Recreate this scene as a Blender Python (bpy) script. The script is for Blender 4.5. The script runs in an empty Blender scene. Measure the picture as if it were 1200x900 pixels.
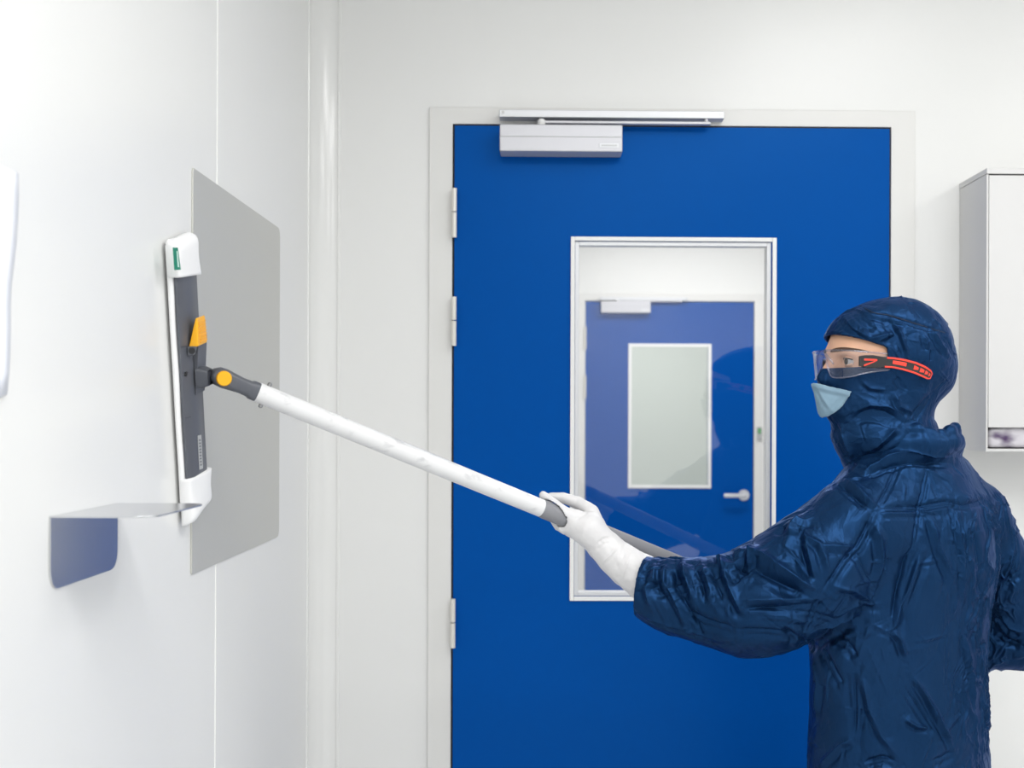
import bpy, bmesh, math, random
import numpy as np
from mathutils import Vector, Matrix, noise
from mathutils.bvhtree import BVHTree
random.seed(4)
S = bpy.context.scene
COL = S.collection

# ------------------------------------------------------------------ camera
W_IMG, H_IMG, FPX = 1200.0, 900.0, 1391.0
CAM_Z = 1.445
YAW, ROLL = math.radians(1.0), math.radians(0.2)
cam_d = bpy.data.cameras.new('camera')
cam = bpy.data.objects.new('camera', cam_d)
COL.objects.link(cam)
cam_d.sensor_width = 36.0
cam_d.lens = 36.0 * FPX / W_IMG
cam_d.shift_x = -67.0 / W_IMG
cam_d.shift_y = 40.0 / W_IMG
cam.location = (0, 0, CAM_Z)
R_CAM = Matrix.Rotation(-YAW, 3, 'Z') @ Matrix.Rotation(math.pi / 2, 3, 'X') @ Matrix.Rotation(ROLL, 3, 'Z')
cam.rotation_euler = R_CAM.to_euler()
cam_d.clip_start = 0.05
cam_d.dof.use_dof = True
cam_d.dof.focus_distance = 2.1
cam_d.dof.aperture_fstop = 5.6
S.camera = cam
CAM = Vector((0, 0, CAM_Z))

def ray(px, py):
    """direction of sight of a photograph pixel"""
    return R_CAM @ Vector(((px - 667.0) / FPX, -(py - 490.0) / FPX, -1.0))
def P(px, py, d):
    r = ray(px, py)
    return CAM + r * (d / r.y)

# ------------------------------------------------------------------ materials
def mat(name, color, rough=0.5, metal=0.0, spec=0.5, bump=None, coat=0.0, emit=None, sheen=0.0):
    m = bpy.data.materials.new(name)
    m.use_nodes = True
    b = m.node_tree.nodes['Principled BSDF']
    b.inputs['Base Color'].default_value = (*color, 1)
    b.inputs['Roughness'].default_value = rough
    b.inputs['Metallic'].default_value = metal
    b.inputs['Specular IOR Level'].default_value = spec
    b.inputs['Coat Weight'].default_value = coat
    b.inputs['Coat Roughness'].default_value = 0.08
    if sheen:
        b.inputs['Sheen Weight'].default_value = sheen
    if emit:
        b.inputs['Emission Color'].default_value = (*emit[0], 1)
        b.inputs['Emission Strength'].default_value = emit[1]
    if bump:
        add_noise_bump(m, *bump)
    return m
def nd(m, t):
    return m.node_tree.nodes.new(t)
def lk(m, a, b):
    m.node_tree.links.new(a, b)
def add_noise_bump(m, scale, strength, dist=0.001, stretch=(1, 1, 1), detail=3.0):
    tc = nd(m, 'ShaderNodeTexCoord'); mp = nd(m, 'ShaderNodeMapping')
    mp.inputs['Scale'].default_value = stretch
    n = nd(m, 'ShaderNodeTexNoise'); n.inputs['Scale'].default_value = scale; n.inputs['Detail'].default_value = detail
    b = nd(m, 'ShaderNodeBump'); b.inputs['Strength'].default_value = strength; b.inputs['Distance'].default_value = dist
    lk(m, tc.outputs['Object'], mp.inputs[0]); lk(m, mp.outputs[0], n.inputs['Vector'])
    lk(m, n.outputs['Fac'], b.inputs['Height']); lk(m, b.outputs[0], m.node_tree.nodes['Principled BSDF'].inputs['Normal'])
    return n
def vary(m, c1, c2, scale, stretch=(1, 1, 1), lo=0.35, hi=0.65, detail=4.0):
    """base colour wandering between two tones with procedural noise"""
    tc = nd(m, 'ShaderNodeTexCoord'); mp = nd(m, 'ShaderNodeMapping'); mp.inputs['Scale'].default_value = stretch
    n = nd(m, 'ShaderNodeTexNoise'); n.inputs['Scale'].default_value = scale; n.inputs['Detail'].default_value = detail
    r = nd(m, 'ShaderNodeValToRGB')
    r.color_ramp.elements[0].position = lo; r.color_ramp.elements[0].color = (*c1, 1)
    r.color_ramp.elements[1].position = hi; r.color_ramp.elements[1].color = (*c2, 1)
    lk(m, tc.outputs['Object'], mp.inputs[0]); lk(m, mp.outputs[0], n.inputs['Vector'])
    lk(m, n.outputs['Fac'], r.inputs[0]); lk(m, r.outputs[0], m.node_tree.nodes['Principled BSDF'].inputs['Base Color'])
def glass(name, ior=1.5, tint=(1, 1, 1), rough=0.0):
    m = bpy.data.materials.new(name); m.use_nodes = True
    nt = m.node_tree; nt.nodes.clear()
    out = nd(m, 'ShaderNodeOutputMaterial'); mix = nd(m, 'ShaderNodeMixShader')
    tr = nd(m, 'ShaderNodeBsdfTransparent'); gl = nd(m, 'ShaderNodeBsdfGlossy'); fr = nd(m, 'ShaderNodeFresnel')
    geo = nd(m, 'ShaderNodeNewGeometry'); mr = nd(m, 'ShaderNodeMapRange')
    mr.inputs['To Min'].default_value = ior; mr.inputs['To Max'].default_value = 1.0 / ior
    lk(m, geo.outputs['Backfacing'], mr.inputs['Value']); lk(m, mr.outputs[0], fr.inputs['IOR'])
    tr.inputs['Color'].default_value = (*tint, 1); gl.inputs['Roughness'].default_value = rough
    lk(m, fr.outputs[0], mix.inputs[0]); lk(m, tr.outputs[0], mix.inputs[1]); lk(m, gl.outputs[0], mix.inputs[2])
    lk(m, mix.outputs[0], out.inputs['Surface'])
    return m

M = {}
M['wall'] = mat('white_panel', (0.80, 0.80, 0.787), 0.28, spec=0.4, bump=(2.5, 0.04, 0.004))
M['wall_far'] = mat('white_panel_far_room', (0.82, 0.82, 0.80), 0.4)
M['cove'] = mat('white_cove', (0.80, 0.80, 0.785), 0.16, spec=0.5)
M['seal'] = mat('white_sealant', (0.88, 0.88, 0.86), 0.3)
M['floor'] = mat('grey_vinyl', (0.42, 0.44, 0.46), 0.35)
vary(M['floor'], (0.70, 0.71, 0.72), (0.75, 0.76, 0.77), 40)
M['ceiling'] = mat('white_ceiling', (0.82, 0.82, 0.81), 0.6)
M['frame'] = mat('light_grey_frame', (0.74, 0.735, 0.715), 0.35)
M['door'] = mat('blue_laminate', (0.0, 0.066, 0.325), 0.30, spec=0.30, bump=(900, 0.05, 0.0004))
M['door'].node_tree.nodes['Principled BSDF'].inputs['Specular Tint'].default_value = (0.12, 0.45, 1.0, 1)
M['gasket'] = mat('black_gasket', (0.01, 0.011, 0.013), 0.6)
M['white_paint'] = mat('white_paint', (0.83, 0.83, 0.82), 0.3)
M['alu'] = mat('silver_anodised', (0.56, 0.56, 0.59), 0.38, metal=0.35, spec=0.5, bump=(1, 0.06, 0.0005, (8, 8, 900)))
M['alu_light'] = mat('silver_light', (0.66, 0.67, 0.69), 0.35, metal=0.3)
M['hinge'] = mat('hinge_steel', (0.72, 0.70, 0.65), 0.3, metal=0.2)
M['steel'] = mat('brushed_steel', (0.60, 0.595, 0.555), 0.40, metal=0.4, spec=0.5, bump=(1, 0.08, 0.0006, (40, 40, 700)))
M['polished'] = mat('polished_steel', (0.66, 0.67, 0.69), 0.22, metal=1.0)
M['paper'] = mat('white_paper', (0.84, 0.86, 0.92), 0.6)
M['tape'] = mat('clear_tape', (0.80, 0.82, 0.86), 0.3)
M['cabinet'] = mat('white_dispenser', (0.66, 0.655, 0.65), 0.45, bump=(60, 0.05, 0.001, (6, 6, 1)))
M['dark'] = mat('dark_interior', (0.10, 0.095, 0.09), 0.6)
M['pack'] = mat('purple_printed_pack', (0.6, 0.6, 0.62), 0.25)
vary(M['pack'], (0.62, 0.60, 0.64), (0.06, 0.025, 0.10), 13, (1.0, 1, 2.2), 0.44, 0.62, 2.5)
M['mop_grey'] = mat('mop_grey_plastic', (0.088, 0.094, 0.112), 0.42, bump=(400, 0.05, 0.0003))
M['mop_dark'] = mat('mop_dark_plastic', (0.055, 0.06, 0.075), 0.45)
M['yellow'] = mat('yellow_plastic', (0.90, 0.43, 0.006), 0.35)
M['cloth'] = mat('white_microfibre', (0.82, 0.82, 0.825), 0.85, spec=0.2, sheen=0.2, bump=(700, 0.25, 0.0008))
M['green'] = mat('green_tag', (0.0, 0.21, 0.13), 0.6)
M['tag_print'] = mat('tag_print', (0.62, 0.80, 0.72), 0.6)
M['pole'] = mat('white_pole', (0.78, 0.78, 0.785), 0.3)
vary(M['pole'], (0.72, 0.72, 0.725), (0.56, 0.56, 0.57), 70, (0.35, 1, 1), 0.56, 0.72)
M['grip'] = mat('grey_grip', (0.23, 0.232, 0.25), 0.5)
M['badge'] = mat('grey_badge', (0.42, 0.43, 0.43), 0.5)
M['badge_print'] = mat('badge_print', (0.16, 0.165, 0.18), 0.5)
M['screw'] = mat('steel_screw', (0.35, 0.35, 0.35), 0.3, metal=1.0)
M['skin'] = mat('skin', (0.72, 0.42, 0.28), 0.5, spec=0.35, bump=(500, 0.08, 0.0004))
M['skin'].node_tree.nodes['Principled BSDF'].inputs['Subsurface Weight'].default_value = 0.1
M['skin'].node_tree.nodes['Principled BSDF'].inputs['Subsurface Radius'].default_value = (0.01, 0.004, 0.002)
M['eye_white'] = mat('eye_white', (0.50, 0.47, 0.45), 0.15)  # greyed white: the shade over the eyes is put into this colour
M['iris'] = mat('brown_iris', (0.045, 0.03, 0.02), 0.15)
M['pupil'] = mat('pupil', (0.004, 0.004, 0.004), 0.1)
M['brow'] = mat('brown_hair', (0.07, 0.035, 0.02), 0.7)
M['glove'] = mat('white_latex', (0.67, 0.66, 0.665), 0.42, spec=0.35, bump=(260, 0.12, 0.0008, (1, 1, 1)))
M['mask'] = mat('pale_blue_mask', (0.215, 0.33, 0.42), 0.75, spec=0.2, bump=(300, 0.15, 0.0006))
M['black'] = mat('black_rubber', (0.016, 0.016, 0.018), 0.4)
M['red'] = mat('red_rubber', (0.75, 0.05, 0.028), 0.45)
M['boot'] = mat('white_boot', (0.75, 0.75, 0.74), 0.5)
M['lens'] = glass('clear_lens', 1.55, (0.93, 0.94, 0.97))
M['lens_rim'] = glass('clear_lens_rim', 2.3, (0.86, 0.86, 0.95), 0.12)
M['pane'] = glass('door_glass', 1.58)
M['frost'] = glass('far_glass', 1.5, (0.92, 0.945, 0.93))
M['green_light'] = mat('green_button', (0.12, 0.35, 0.14), 0.4)
M['lamp'] = mat('lamp_diffuser', (0.9, 0.9, 0.9), 0.5, emit=((1.0, 0.985, 0.96), 6.0))

def fabric(name, c1, c2, grain):
    m = mat(name, c1, 0.345, spec=0.15, metal=0.52)
    b = m.node_tree.nodes['Principled BSDF']
    b.inputs['Specular Tint'].default_value = (0.25, 0.50, 1.0, 1)
    vary(m, c1, c2, 9, (1, 1, 1), 0.3, 0.7, 3.0)
    tc = nd(m, 'ShaderNodeTexCoord')
    mp = nd(m, 'ShaderNodeMapping'); mp.inputs['Scale'].default_value = grain
    wn = nd(m, 'ShaderNodeTexNoise'); wn.inputs['Scale'].default_value = 6.0; wn.inputs['Detail'].default_value = 3
    mixv = nd(m, 'ShaderNodeVectorMath'); mixv.operation = 'MULTIPLY_ADD'
    mixv.inputs[1].default_value = (0.10, 0.10, 0.10)
    lk(m, tc.outputs['Object'], wn.inputs['Vector']); lk(m, wn.outputs['Color'], mixv.inputs[0]); lk(m, tc.outputs['Object'], mixv.inputs[2])
    lk(m, mixv.outputs[0], mp.inputs[0])
    prev = None
    for sc, st, di in ((13.0, 0.7, 0.006), (45.0, 0.55, 0.0022)):
        n2 = nd(m, 'ShaderNodeTexNoise'); n2.inputs['Scale'].default_value = sc; n2.inputs['Detail'].default_value = 3
        lk(m, mp.outputs[0], n2.inputs['Vector'])
        ab = nd(m, 'ShaderNodeMath'); ab.operation = 'SUBTRACT'; ab.inputs[1].default_value = 0.5; lk(m, n2.outputs['Fac'], ab.inputs[0])
        a2 = nd(m, 'ShaderNodeMath'); a2.operation = 'ABSOLUTE'; lk(m, ab.outputs[0], a2.inputs[0])
        pw = nd(m, 'ShaderNodeMath'); pw.operation = 'POWER'; pw.inputs[1].default_value = 0.6; lk(m, a2.outputs[0], pw.inputs[0])
        bb = nd(m, 'ShaderNodeBump'); bb.invert = True; bb.inputs['Strength'].default_value = st; bb.inputs['Distance'].default_value = di
        lk(m, pw.outputs[0], bb.inputs['Height'])
        if prev: lk(m, prev.outputs[0], bb.inputs['Normal'])
        prev = bb
    lk(m, prev.outputs[0], b.inputs['Normal'])
    return m
M['coverall'] = fabric('navy_coverall', (0.0062, 0.0270, 0.078), (0.0088, 0.0335, 0.094), (1.0, 1.0, 0.45))
M['hood'] = fabric('navy_hood', (0.0062, 0.0265, 0.077), (0.0090, 0.0340, 0.095), (1.0, 1.0, 1.0))
M['thread'] = mat('dark_thread', (0.004, 0.012, 0.035), 0.6)

# ------------------------------------------------------------------ object helpers
ORG = {}
def props(o, label=None, cat=None, group=None, kind=None):
    if label: o['label'] = label
    if cat: o['category'] = cat
    if group: o['group'] = group
    if kind: o['kind'] = kind
    return o
def empty(name, loc, label, cat, group=None):
    o = bpy.data.objects.new(name, None); COL.objects.link(o)
    o.location = loc; o.empty_display_size = 0.05
    ORG[o.name] = Vector(loc)
    return props(o, label, cat, group)
class MB:
    def __init__(s): s.v = []; s.f = []
    def add(s, vs, fs):
        n = len(s.v); s.v += [tuple(v) for v in vs]; s.f += [tuple(i + n for i in f) for f in fs]; return s
    def box(s, a, b):
        (x0, y0, z0), (x1, y1, z1) = a, b
        x0, x1 = min(x0, x1), max(x0, x1); y0, y1 = min(y0, y1), max(y0, y1); z0, z1 = min(z0, z1), max(z0, z1)
        return s.add([(x0,y0,z0),(x1,y0,z0),(x1,y1,z0),(x0,y1,z0),(x0,y0,z1),(x1,y0,z1),(x1,y1,z1),(x0,y1,z1)],
                     [(0,3,2,1),(4,5,6,7),(0,1,5,4),(1,2,6,5),(2,3,7,6),(3,0,4,7)])
    def prism(s, poly, vec):
        """poly: 3D points of one face, swept by vec"""
        poly = [Vector(p) for p in poly]; vec = Vector(vec); n = len(poly)
        nrm = Vector((0, 0, 0))
        for i in range(n): nrm += poly[i].cross(poly[(i + 1) % n])
        if nrm.dot(vec) > 0: poly = poly[::-1]
        return s.add(poly + [p + vec for p in poly],
              [tuple(range(n)), tuple(range(2 * n - 1, n - 1, -1))] + [(i, i + n, (i + 1) % n + n, (i + 1) % n) for i in range(n)])
    def loft(s, rings, cap=True):
        n = len(rings[0]); vs = [p for r in rings for p in r]; fs = []
        for k in range(len(rings) - 1):
            for i in range(n):
                j = (i + 1) % n
                fs.append((k * n + i, k * n + j, (k + 1) * n + j, (k + 1) * n + i))
        if cap:
            fs.append(tuple(range(n - 1, -1, -1))); fs.append(tuple(range((len(rings) - 1) * n, len(rings) * n)))
        return s.add(vs, fs)
    def tube(s, pts, rad, seg=24, cap=True, flat=1.0, up=None):
        pts = [Vector(p) for p in pts]
        rad = [rad] * len(pts) if not hasattr(rad, '__len__') else rad
        rings = []; prev = None
        for i, p in enumerate(pts):
            t = (pts[min(i + 1, len(pts) - 1)] - pts[max(i - 1, 0)])
            if t.length < 1e-9: t = Vector((0, 0, 1))
            t.normalize()
            if prev is None:
                a = Vector(up) if up else (Vector((0, 0, 1)) if abs(t.z) < .9 else Vector((1, 0, 0)))
            else: a = prev
            a = (a - t * a.dot(t)).normalized(); prev = a; b = t.cross(a)
            rings.append([p + (a * math.cos(2 * math.pi * k / seg) + b * math.sin(2 * math.pi * k / seg) * flat) * rad[i] for k in range(seg)])
        return s.loft(rings, cap)
    def build(s, name, m, parent=None, smooth=False, bevel=0.0, seg=2, origin=None, subsurf=0):
        me = bpy.data.meshes.new(name)
        o = bpy.data.objects.new(name, me); COL.objects.link(o)
        if parent is not None: org = ORG[parent.name]
        elif origin is not None: org = Vector(origin)
        else:
            a = np.array(s.v); org = Vector(((a[:, 0].min() + a[:, 0].max()) / 2, (a[:, 1].min() + a[:, 1].max()) / 2, a[:, 2].min()))
        me.from_pydata([tuple(Vector(v) - org) for v in s.v], [], s.f)
        me.validate()
        bm = bmesh.new(); bm.from_mesh(me); bmesh.ops.recalc_face_normals(bm, faces=bm.faces); bm.to_mesh(me); bm.free()
        me.materials.append(M[m] if isinstance(m, str) else m)
        ORG[o.name] = org
        if parent is None: o.location = org
        else:
            o.parent = parent
        if smooth: me.shade_smooth()
        if bevel:
            b = o.modifiers.new('bevel', 'BEVEL'); b.width = bevel; b.segments = seg; b.limit_method = 'ANGLE'; b.angle_limit = math.radians(35)
            me.shade_smooth()
            b.harden_normals = True
        if subsurf:
            u = o.modifiers.new('subsurf', 'SUBSURF'); u.levels = subsurf; u.render_levels = subsurf
            me.shade_smooth()
        return o
def box(a, b): return MB().box(a, b)
def smooth_by_angle(o, deg=35):
    o.data.shade_smooth()
    bm = bmesh.new(); bm.from_mesh(o.data)
    for e in bm.edges:
        if len(e.link_faces) == 2 and e.calc_face_angle(0) > math.radians(deg): e.smooth = False
    bm.to_mesh(o.data); bm.free()

# ------------------------------------------------------------------ signed distance fields -> meshes
class Field:
    def __init__(s, lo, hi, h):
        s.lo = np.array(lo, float); s.h = h
        s.n = np.ceil((np.array(hi, float) - s.lo) / h).astype(int) + 1
        s.v = np.full(s.n, 0.5, np.float32)
        s.ax = [(s.lo[i] + h * np.arange(s.n[i])).astype(np.float32) for i in range(3)]
    def region(s, lo, hi):
        sl = []
        for i in range(3):
            a = int(np.clip(math.floor((lo[i] - s.lo[i]) / s.h), 0, s.n[i])); b = int(np.clip(math.ceil((hi[i] - s.lo[i]) / s.h) + 1, 0, s.n[i]))
            sl.append(slice(a, b))
        return tuple(sl), s.ax[0][sl[0]][:, None, None], s.ax[1][sl[1]][None, :, None], s.ax[2][sl[2]][None, None, :]
    def put(s, sl, d, k, op):
        v = s.v[sl]
        if op == 'u':
            if k > 0:
                hh = np.maximum(k - np.abs(v - d), 0) / k; s.v[sl] = np.minimum(v, d) - hh * hh * k * 0.25
            else: s.v[sl] = np.minimum(v, d)
        else:
            d = -d
            if k > 0:
                hh = np.maximum(k - np.abs(v - d), 0) / k; s.v[sl] = np.maximum(v, d) + hh * hh * k * 0.25
            else: s.v[sl] = np.maximum(v, d)
    def cone(s, a, b, ra, rb, k=0.01, op='u', flat=None):
        """tapered capsule; flat=(axis, factor): thinner along an axis"""
        a = np.array(a, float); b = np.array(b, float); m = max(ra, rb) + k * 1.5 + 3 * s.h
        sl, X, Y, Z = s.region(np.minimum(a, b) - m, np.maximum(a, b) + m)
        ba = b - a; L = max(float(ba @ ba), 1e-12)
        px, py, pz = X - a[0], Y - a[1], Z - a[2]
        t = np.clip((px * ba[0] + py * ba[1] + pz * ba[2]) / L, 0, 1)
        qx, qy, qz = px - t * ba[0], py - t * ba[1], pz - t * ba[2]
        d2 = qx * qx + qy * qy + qz * qz
        if flat:
            ax, fc = flat; ax = np.array(ax, float) / np.linalg.norm(ax)
            c = qx * ax[0] + qy * ax[1] + qz * ax[2]
            d2 = d2 + c * c * (1 / fc ** 2 - 1)
            d = (np.sqrt(np.maximum(d2, 0)) - (ra + t * (rb - ra))) * (0.5 + 0.5 * fc)
        else:
            d = np.sqrt(d2) - (ra + t * (rb - ra))
        s.put(sl, d.astype(np.float32), k, op); return s
    def chain(s, pts, rads, k=0.01, op='u', flat=None):
        for i in range(len(pts) - 1): s.cone(pts[i], pts[i + 1], rads[i], rads[i + 1], k, op, flat)
        return s
    def ell(s, c, r, k=0.01, op='u', R=None):
        """ellipsoid; R: 3x3 with its axes as rows"""
        c = np.array(c, float); m = max(r) + k * 1.5 + 3 * s.h
        sl, X, Y, Z = s.region(c - m, c + m)
        px, py, pz = X - c[0], Y - c[1], Z - c[2]
        R = np.eye(3) if R is None else np.array(R, float)
        q = [(px * R[i][0] + py * R[i][1] + pz * R[i][2]) for i in range(3)]
        k0 = np.sqrt(sum((q[i] / r[i]) ** 2 for i in range(3))); k1 = np.sqrt(sum((q[i] / r[i] ** 2) ** 2 for i in range(3))) + 1e-6
        s.put(sl, (k0 * (k0 - 1) / k1).astype(np.float32), k, op); return s
    def grid(s): return s.ax[0][:, None, None], s.ax[1][None, :, None], s.ax[2][None, None, :]
    def mesh(s):
        V = s.v.copy()
        V[0] = V[-1] = 0.1; V[:, 0] = V[:, -1] = 0.1; V[:, :, 0] = V[:, :, -1] = 0.1
        nx, ny, nz = V.shape; ins = V < 0
        cnt = np.zeros((nx - 1, ny - 1, nz - 1), np.int8)
        for i in (0, 1):
            for j in (0, 1):
                for k in (0, 1): cnt += ins[i:nx - 1 + i, j:ny - 1 + j, k:nz - 1 + k]
        act = (cnt > 0) & (cnt < 8)
        idx = np.full(act.shape, -1, np.int64); I, J, K = np.nonzero(act); idx[I, J, K] = np.arange(len(I))
        acc = np.zeros((len(I), 3)); num = np.zeros(len(I))
        cs = [(i, j, k) for i in (0, 1) for j in (0, 1) for k in (0, 1)]
        for a in cs:
            for b in cs:
                if a < b and sum(abs(a[q] - b[q]) for q in range(3)) == 1:
                    va = V[I + a[0], J + a[1], K + a[2]]; vb = V[I + b[0], J + b[1], K + b[2]]
                    c = (va < 0) != (vb < 0); t = np.where(c, va / np.where(c, va - vb, 1), 0)
                    for q in range(3): acc[:, q] += np.where(c, a[q] + t * (b[q] - a[q]), 0)
                    num += c
        P_ = (acc / num[:, None] + np.stack([I, J, K], 1)) * s.h + s.lo
        F = []
        for ax in range(3):
            o1, o2 = [(1, 2), (2, 0), (0, 1)][ax]
            A = [slice(None)] * 3; B = [slice(None)] * 3; A[ax] = slice(0, -1); B[ax] = slice(1, None)
            ia, ib = ins[tuple(A)], ins[tuple(B)]
            cr = np.stack(np.nonzero(ia != ib), 1)
            ok = (cr[:, o1] > 0) & (cr[:, o2] > 0) & (cr[:, o1] < V.shape[o1] - 1) & (cr[:, o2] < V.shape[o2] - 1)
            cr = cr[ok]; sg = ia[cr[:, 0], cr[:, 1], cr[:, 2]]
            e1 = np.zeros(3, int); e1[o1] = 1; e2 = np.zeros(3, int); e2[o2] = 1
            q = np.stack([idx[tuple((cr - e1 - e2).T)], idx[tuple((cr - e2).T)], idx[tuple(cr.T)], idx[tuple((cr - e1).T)]], 1)
            q[~sg] = q[~sg][:, ::-1]; F.append(q)
        F = np.concatenate(F); F = F[(F >= 0).all(1)]
        return P_, F
def relax(V, F, it, lam=0.5):
    e = np.concatenate([F[:, [0, 1]], F[:, [1, 2]], F[:, [2, 3]], F[:, [3, 0]]]); e = np.concatenate([e, e[:, ::-1]])
    n = len(V); deg = np.bincount(e[:, 0], minlength=n)[:, None]
    for k in range(it):
        for l in (lam, -lam * 1.02):
            m = np.stack([np.bincount(e[:, 0], V[e[:, 1], q], n) for q in range(3)], 1) / np.maximum(deg, 1)
            V = V + l * (m - V)
    return V
def split4(V, F):
    """every quad into four"""
    n = len(V); E = np.concatenate([F[:, [0, 1]], F[:, [1, 2]], F[:, [2, 3]], F[:, [3, 0]]]); E.sort(axis=1)
    key = E[:, 0] * n + E[:, 1]; u, inv = np.unique(key, return_inverse=True); inv = inv.reshape(-1)
    mid_ = (V[u // n] + V[u % n]) / 2; m = len(F); cen = V[F].mean(1)
    e = inv.reshape(4, m).T + n; c = np.arange(m) + n + len(u)
    G = np.concatenate([np.stack([F[:, i], e[:, i], c, e[:, i - 1]], 1) for i in range(4)])
    return np.concatenate([V, mid_, cen]), G
def normals(V, F):
    fn = np.cross(V[F[:, 2]] - V[F[:, 0]], V[F[:, 3]] - V[F[:, 1]])
    n = np.zeros_like(V)
    for q in range(4):
        for c in range(3): n[:, c] += np.bincount(F[:, q], fn[:, c], len(V))
    return n / np.maximum(np.linalg.norm(n, axis=1, keepdims=True), 1e-12)
def mesh_obj(name, V, F, m, parent):
    me = bpy.data.meshes.new(name); o = bpy.data.objects.new(name, me); COL.objects.link(o)
    org = ORG[parent.name]
    me.from_pydata((V - np.array(org)).tolist(), [], F.tolist()); me.update()
    me.materials.append(M[m]); me.shade_smooth()
    o.parent = parent; ORG[o.name] = org
    return o
def ridge_lines(V, F, N, lines):
    """displacement from pressed or raised folds; every line is found on the cloth by sight, then lives on it in 3D"""
    bvh = BVHTree.FromPolygons([Vector(v) for v in V], F.tolist())
    disp = np.zeros(len(V))
    for (pts, h, w) in lines:
        q = []
        for (a, b) in zip(pts[:-1], pts[1:]):
            n = max(2, int(math.hypot(b[0] - a[0], b[1] - a[1]) / 4))
            for i in range(n + 1):
                t = i / n; hit = bvh.ray_cast(CAM, ray(a[0] + (b[0] - a[0]) * t, a[1] + (b[1] - a[1]) * t).normalized())
                if hit[0] is not None: q.append(hit[0])
        if len(q) < 2: continue
        q = np.array([tuple(p) for p in q]); lo = q.min(0) - 3 * w; hi = q.max(0) + 3 * w
        sel = np.nonzero(((V > lo) & (V < hi)).all(1))[0]
        if not len(sel): continue
        best = np.full(len(sel), 1e9); bt = np.zeros(len(sel)); sg = np.ones(len(sel))
        for i in range(len(q) - 1):
            if np.linalg.norm(q[i + 1] - q[i]) > 0.04: continue
            ba = q[i + 1] - q[i]; t = np.clip(((V[sel] - q[i]) @ ba) / max(ba @ ba, 1e-12), 0, 1)
            d = np.linalg.norm(V[sel] - q[i] - t[:, None] * ba, axis=1); s_ = d < best; best[s_] = d[s_]; bt[s_] = ((i + t) / (len(q) - 1))[s_]
            side = np.cross(N[sel], ba / max(np.linalg.norm(ba), 1e-9)); side *= np.where(side[:, 2:3] > 0, -1, 1)
            sg[s_] = np.sum((V[sel] - q[i]) * side, 1)[s_]
        taper = np.clip(np.minimum(bt, 1 - bt) / 0.18, 0.25, 1)
        dd_ = np.where(sg > 0, best, -best)                 # positive on the lower side, where the fold casts its hollow
        disp[sel] += taper * (best < 4 * w) * (h * np.exp(-np.abs(best) / w * 1.3) - 0.55 * abs(h) * np.exp(-((dd_ - 1.7 * w) / (0.8 * w)) ** 2))
    return disp
def crumple(V, N, n, seed, hgt, wid, leng, bias, ok=None):
    """many short pressed creases, each a straight line along the cloth"""
    rng = np.random.default_rng(seed); disp = np.zeros(len(V)); bias = np.array(bias, float)
    cand = np.arange(len(V)) if ok is None else np.nonzero(ok)[0]
    for i in rng.choice(cand, n):
        p, nn = V[i], N[i]
        d = rng.normal(size=3) * (1 - np.linalg.norm(bias) * 0.5) + bias * rng.choice([-1, 1])
        d -= nn * (d @ nn); d /= max(np.linalg.norm(d), 1e-9)
        l = rng.uniform(*leng) / 2; w = rng.uniform(*wid); h = rng.uniform(*hgt) * rng.choice([1, 1, -1])
        a, b = p - d * l, p + d * l
        lo = np.minimum(a, b) - 3 * w; hi = np.maximum(a, b) + 3 * w
        sel = np.nonzero(((V > lo) & (V < hi)).all(1))[0]
        q = V[sel] - p; t = q @ d; c = q - t[:, None] * d
        side = np.cross(nn, d); ds = np.abs(c @ side) + 0.15 * np.abs(c @ nn)
        tp = np.clip(1 - np.abs(t) / l, 0, 1) ** 0.7
        sd = (c @ side) * (1 if side[2] < 0 else -1)
        disp[sel] += tp * (h * np.exp(-ds / w * 1.3) - 0.5 * abs(h) * np.exp(-((sd - 1.7 * w) / (0.8 * w)) ** 2)) * ((N[sel] @ nn) > 0.2)
    return disp
def vor(V, sc, seed=0.0):
    sc = np.array(sc, float); out = np.empty(len(V))
    Q = V * sc + seed
    for i, p in enumerate(Q):
        d = noise.voronoi(p)[0]; out[i] = d[1] - d[0]
    return out
def fbm(V, sc, seed=0.0, octv=3):
    Q = V * np.array(sc, float) + seed
    return np.array([noise.fractal(p, 1.0, 2.0, octv) for p in Q])

# ================================================================== ROOM
D = 2.84                                   # distance of the door wall
XL = -0.562                                # left wall
ZC = 2.75
XR, YB = 3.2, -3.0
wt = 0.12
D2 = 7.36                                  # door wall of the room behind
def PB(px, py): return P(px, py, D)
fx0, fx1, fz = PB(503, 300).x, PB(1071, 300).x, PB(700, 128).z
dx0, dx1, dz = PB(532, 400).x, PB(1041, 250).x, PB(780, 150).z
def struct(o): o['kind'] = 'structure'; return o
struct(box((XL - wt, YB, -0.1), (XR + wt, D + wt, 0)).build('floor', 'floor'))
struct(box((XL - wt, YB, ZC), (XR + wt, D + wt, ZC + 0.1)).build('ceiling', 'ceiling'))
def PL(px, py, off=0.0):
    r = ray(px, py); t = (XL + off) / r.x
    return CAM + r * t
ys = PL(254, 300).y
wl = MB(); wl.box((XL - wt, YB, 0), (XL, ys - 0.0025, ZC)); wl.box((XL - wt, ys + 0.0025, 0), (XL, D + wt, ZC))
struct(wl.build('wall_left', 'wall'))
struct(box((XL - 0.02, ys - 0.0025, 0), (XL + 0.0012, ys + 0.0025, ZC)).build('trim_1', 'seal'))
wb = MB()
wb.box((XL, D, 0), (dx0 - 0.004, D + wt, ZC)); wb.box((dx1 + 0.004, D, 0), (XR, D + wt, ZC)); wb.box((dx0 - 0.004, D, dz + 0.004), (dx1 + 0.004, D + wt, ZC))
struct(wb.build('wall_back', 'wall'))
struct(box((XR, YB, 0), (XR + wt, D + wt, ZC)).build('wall_right', 'wall'))
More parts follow.
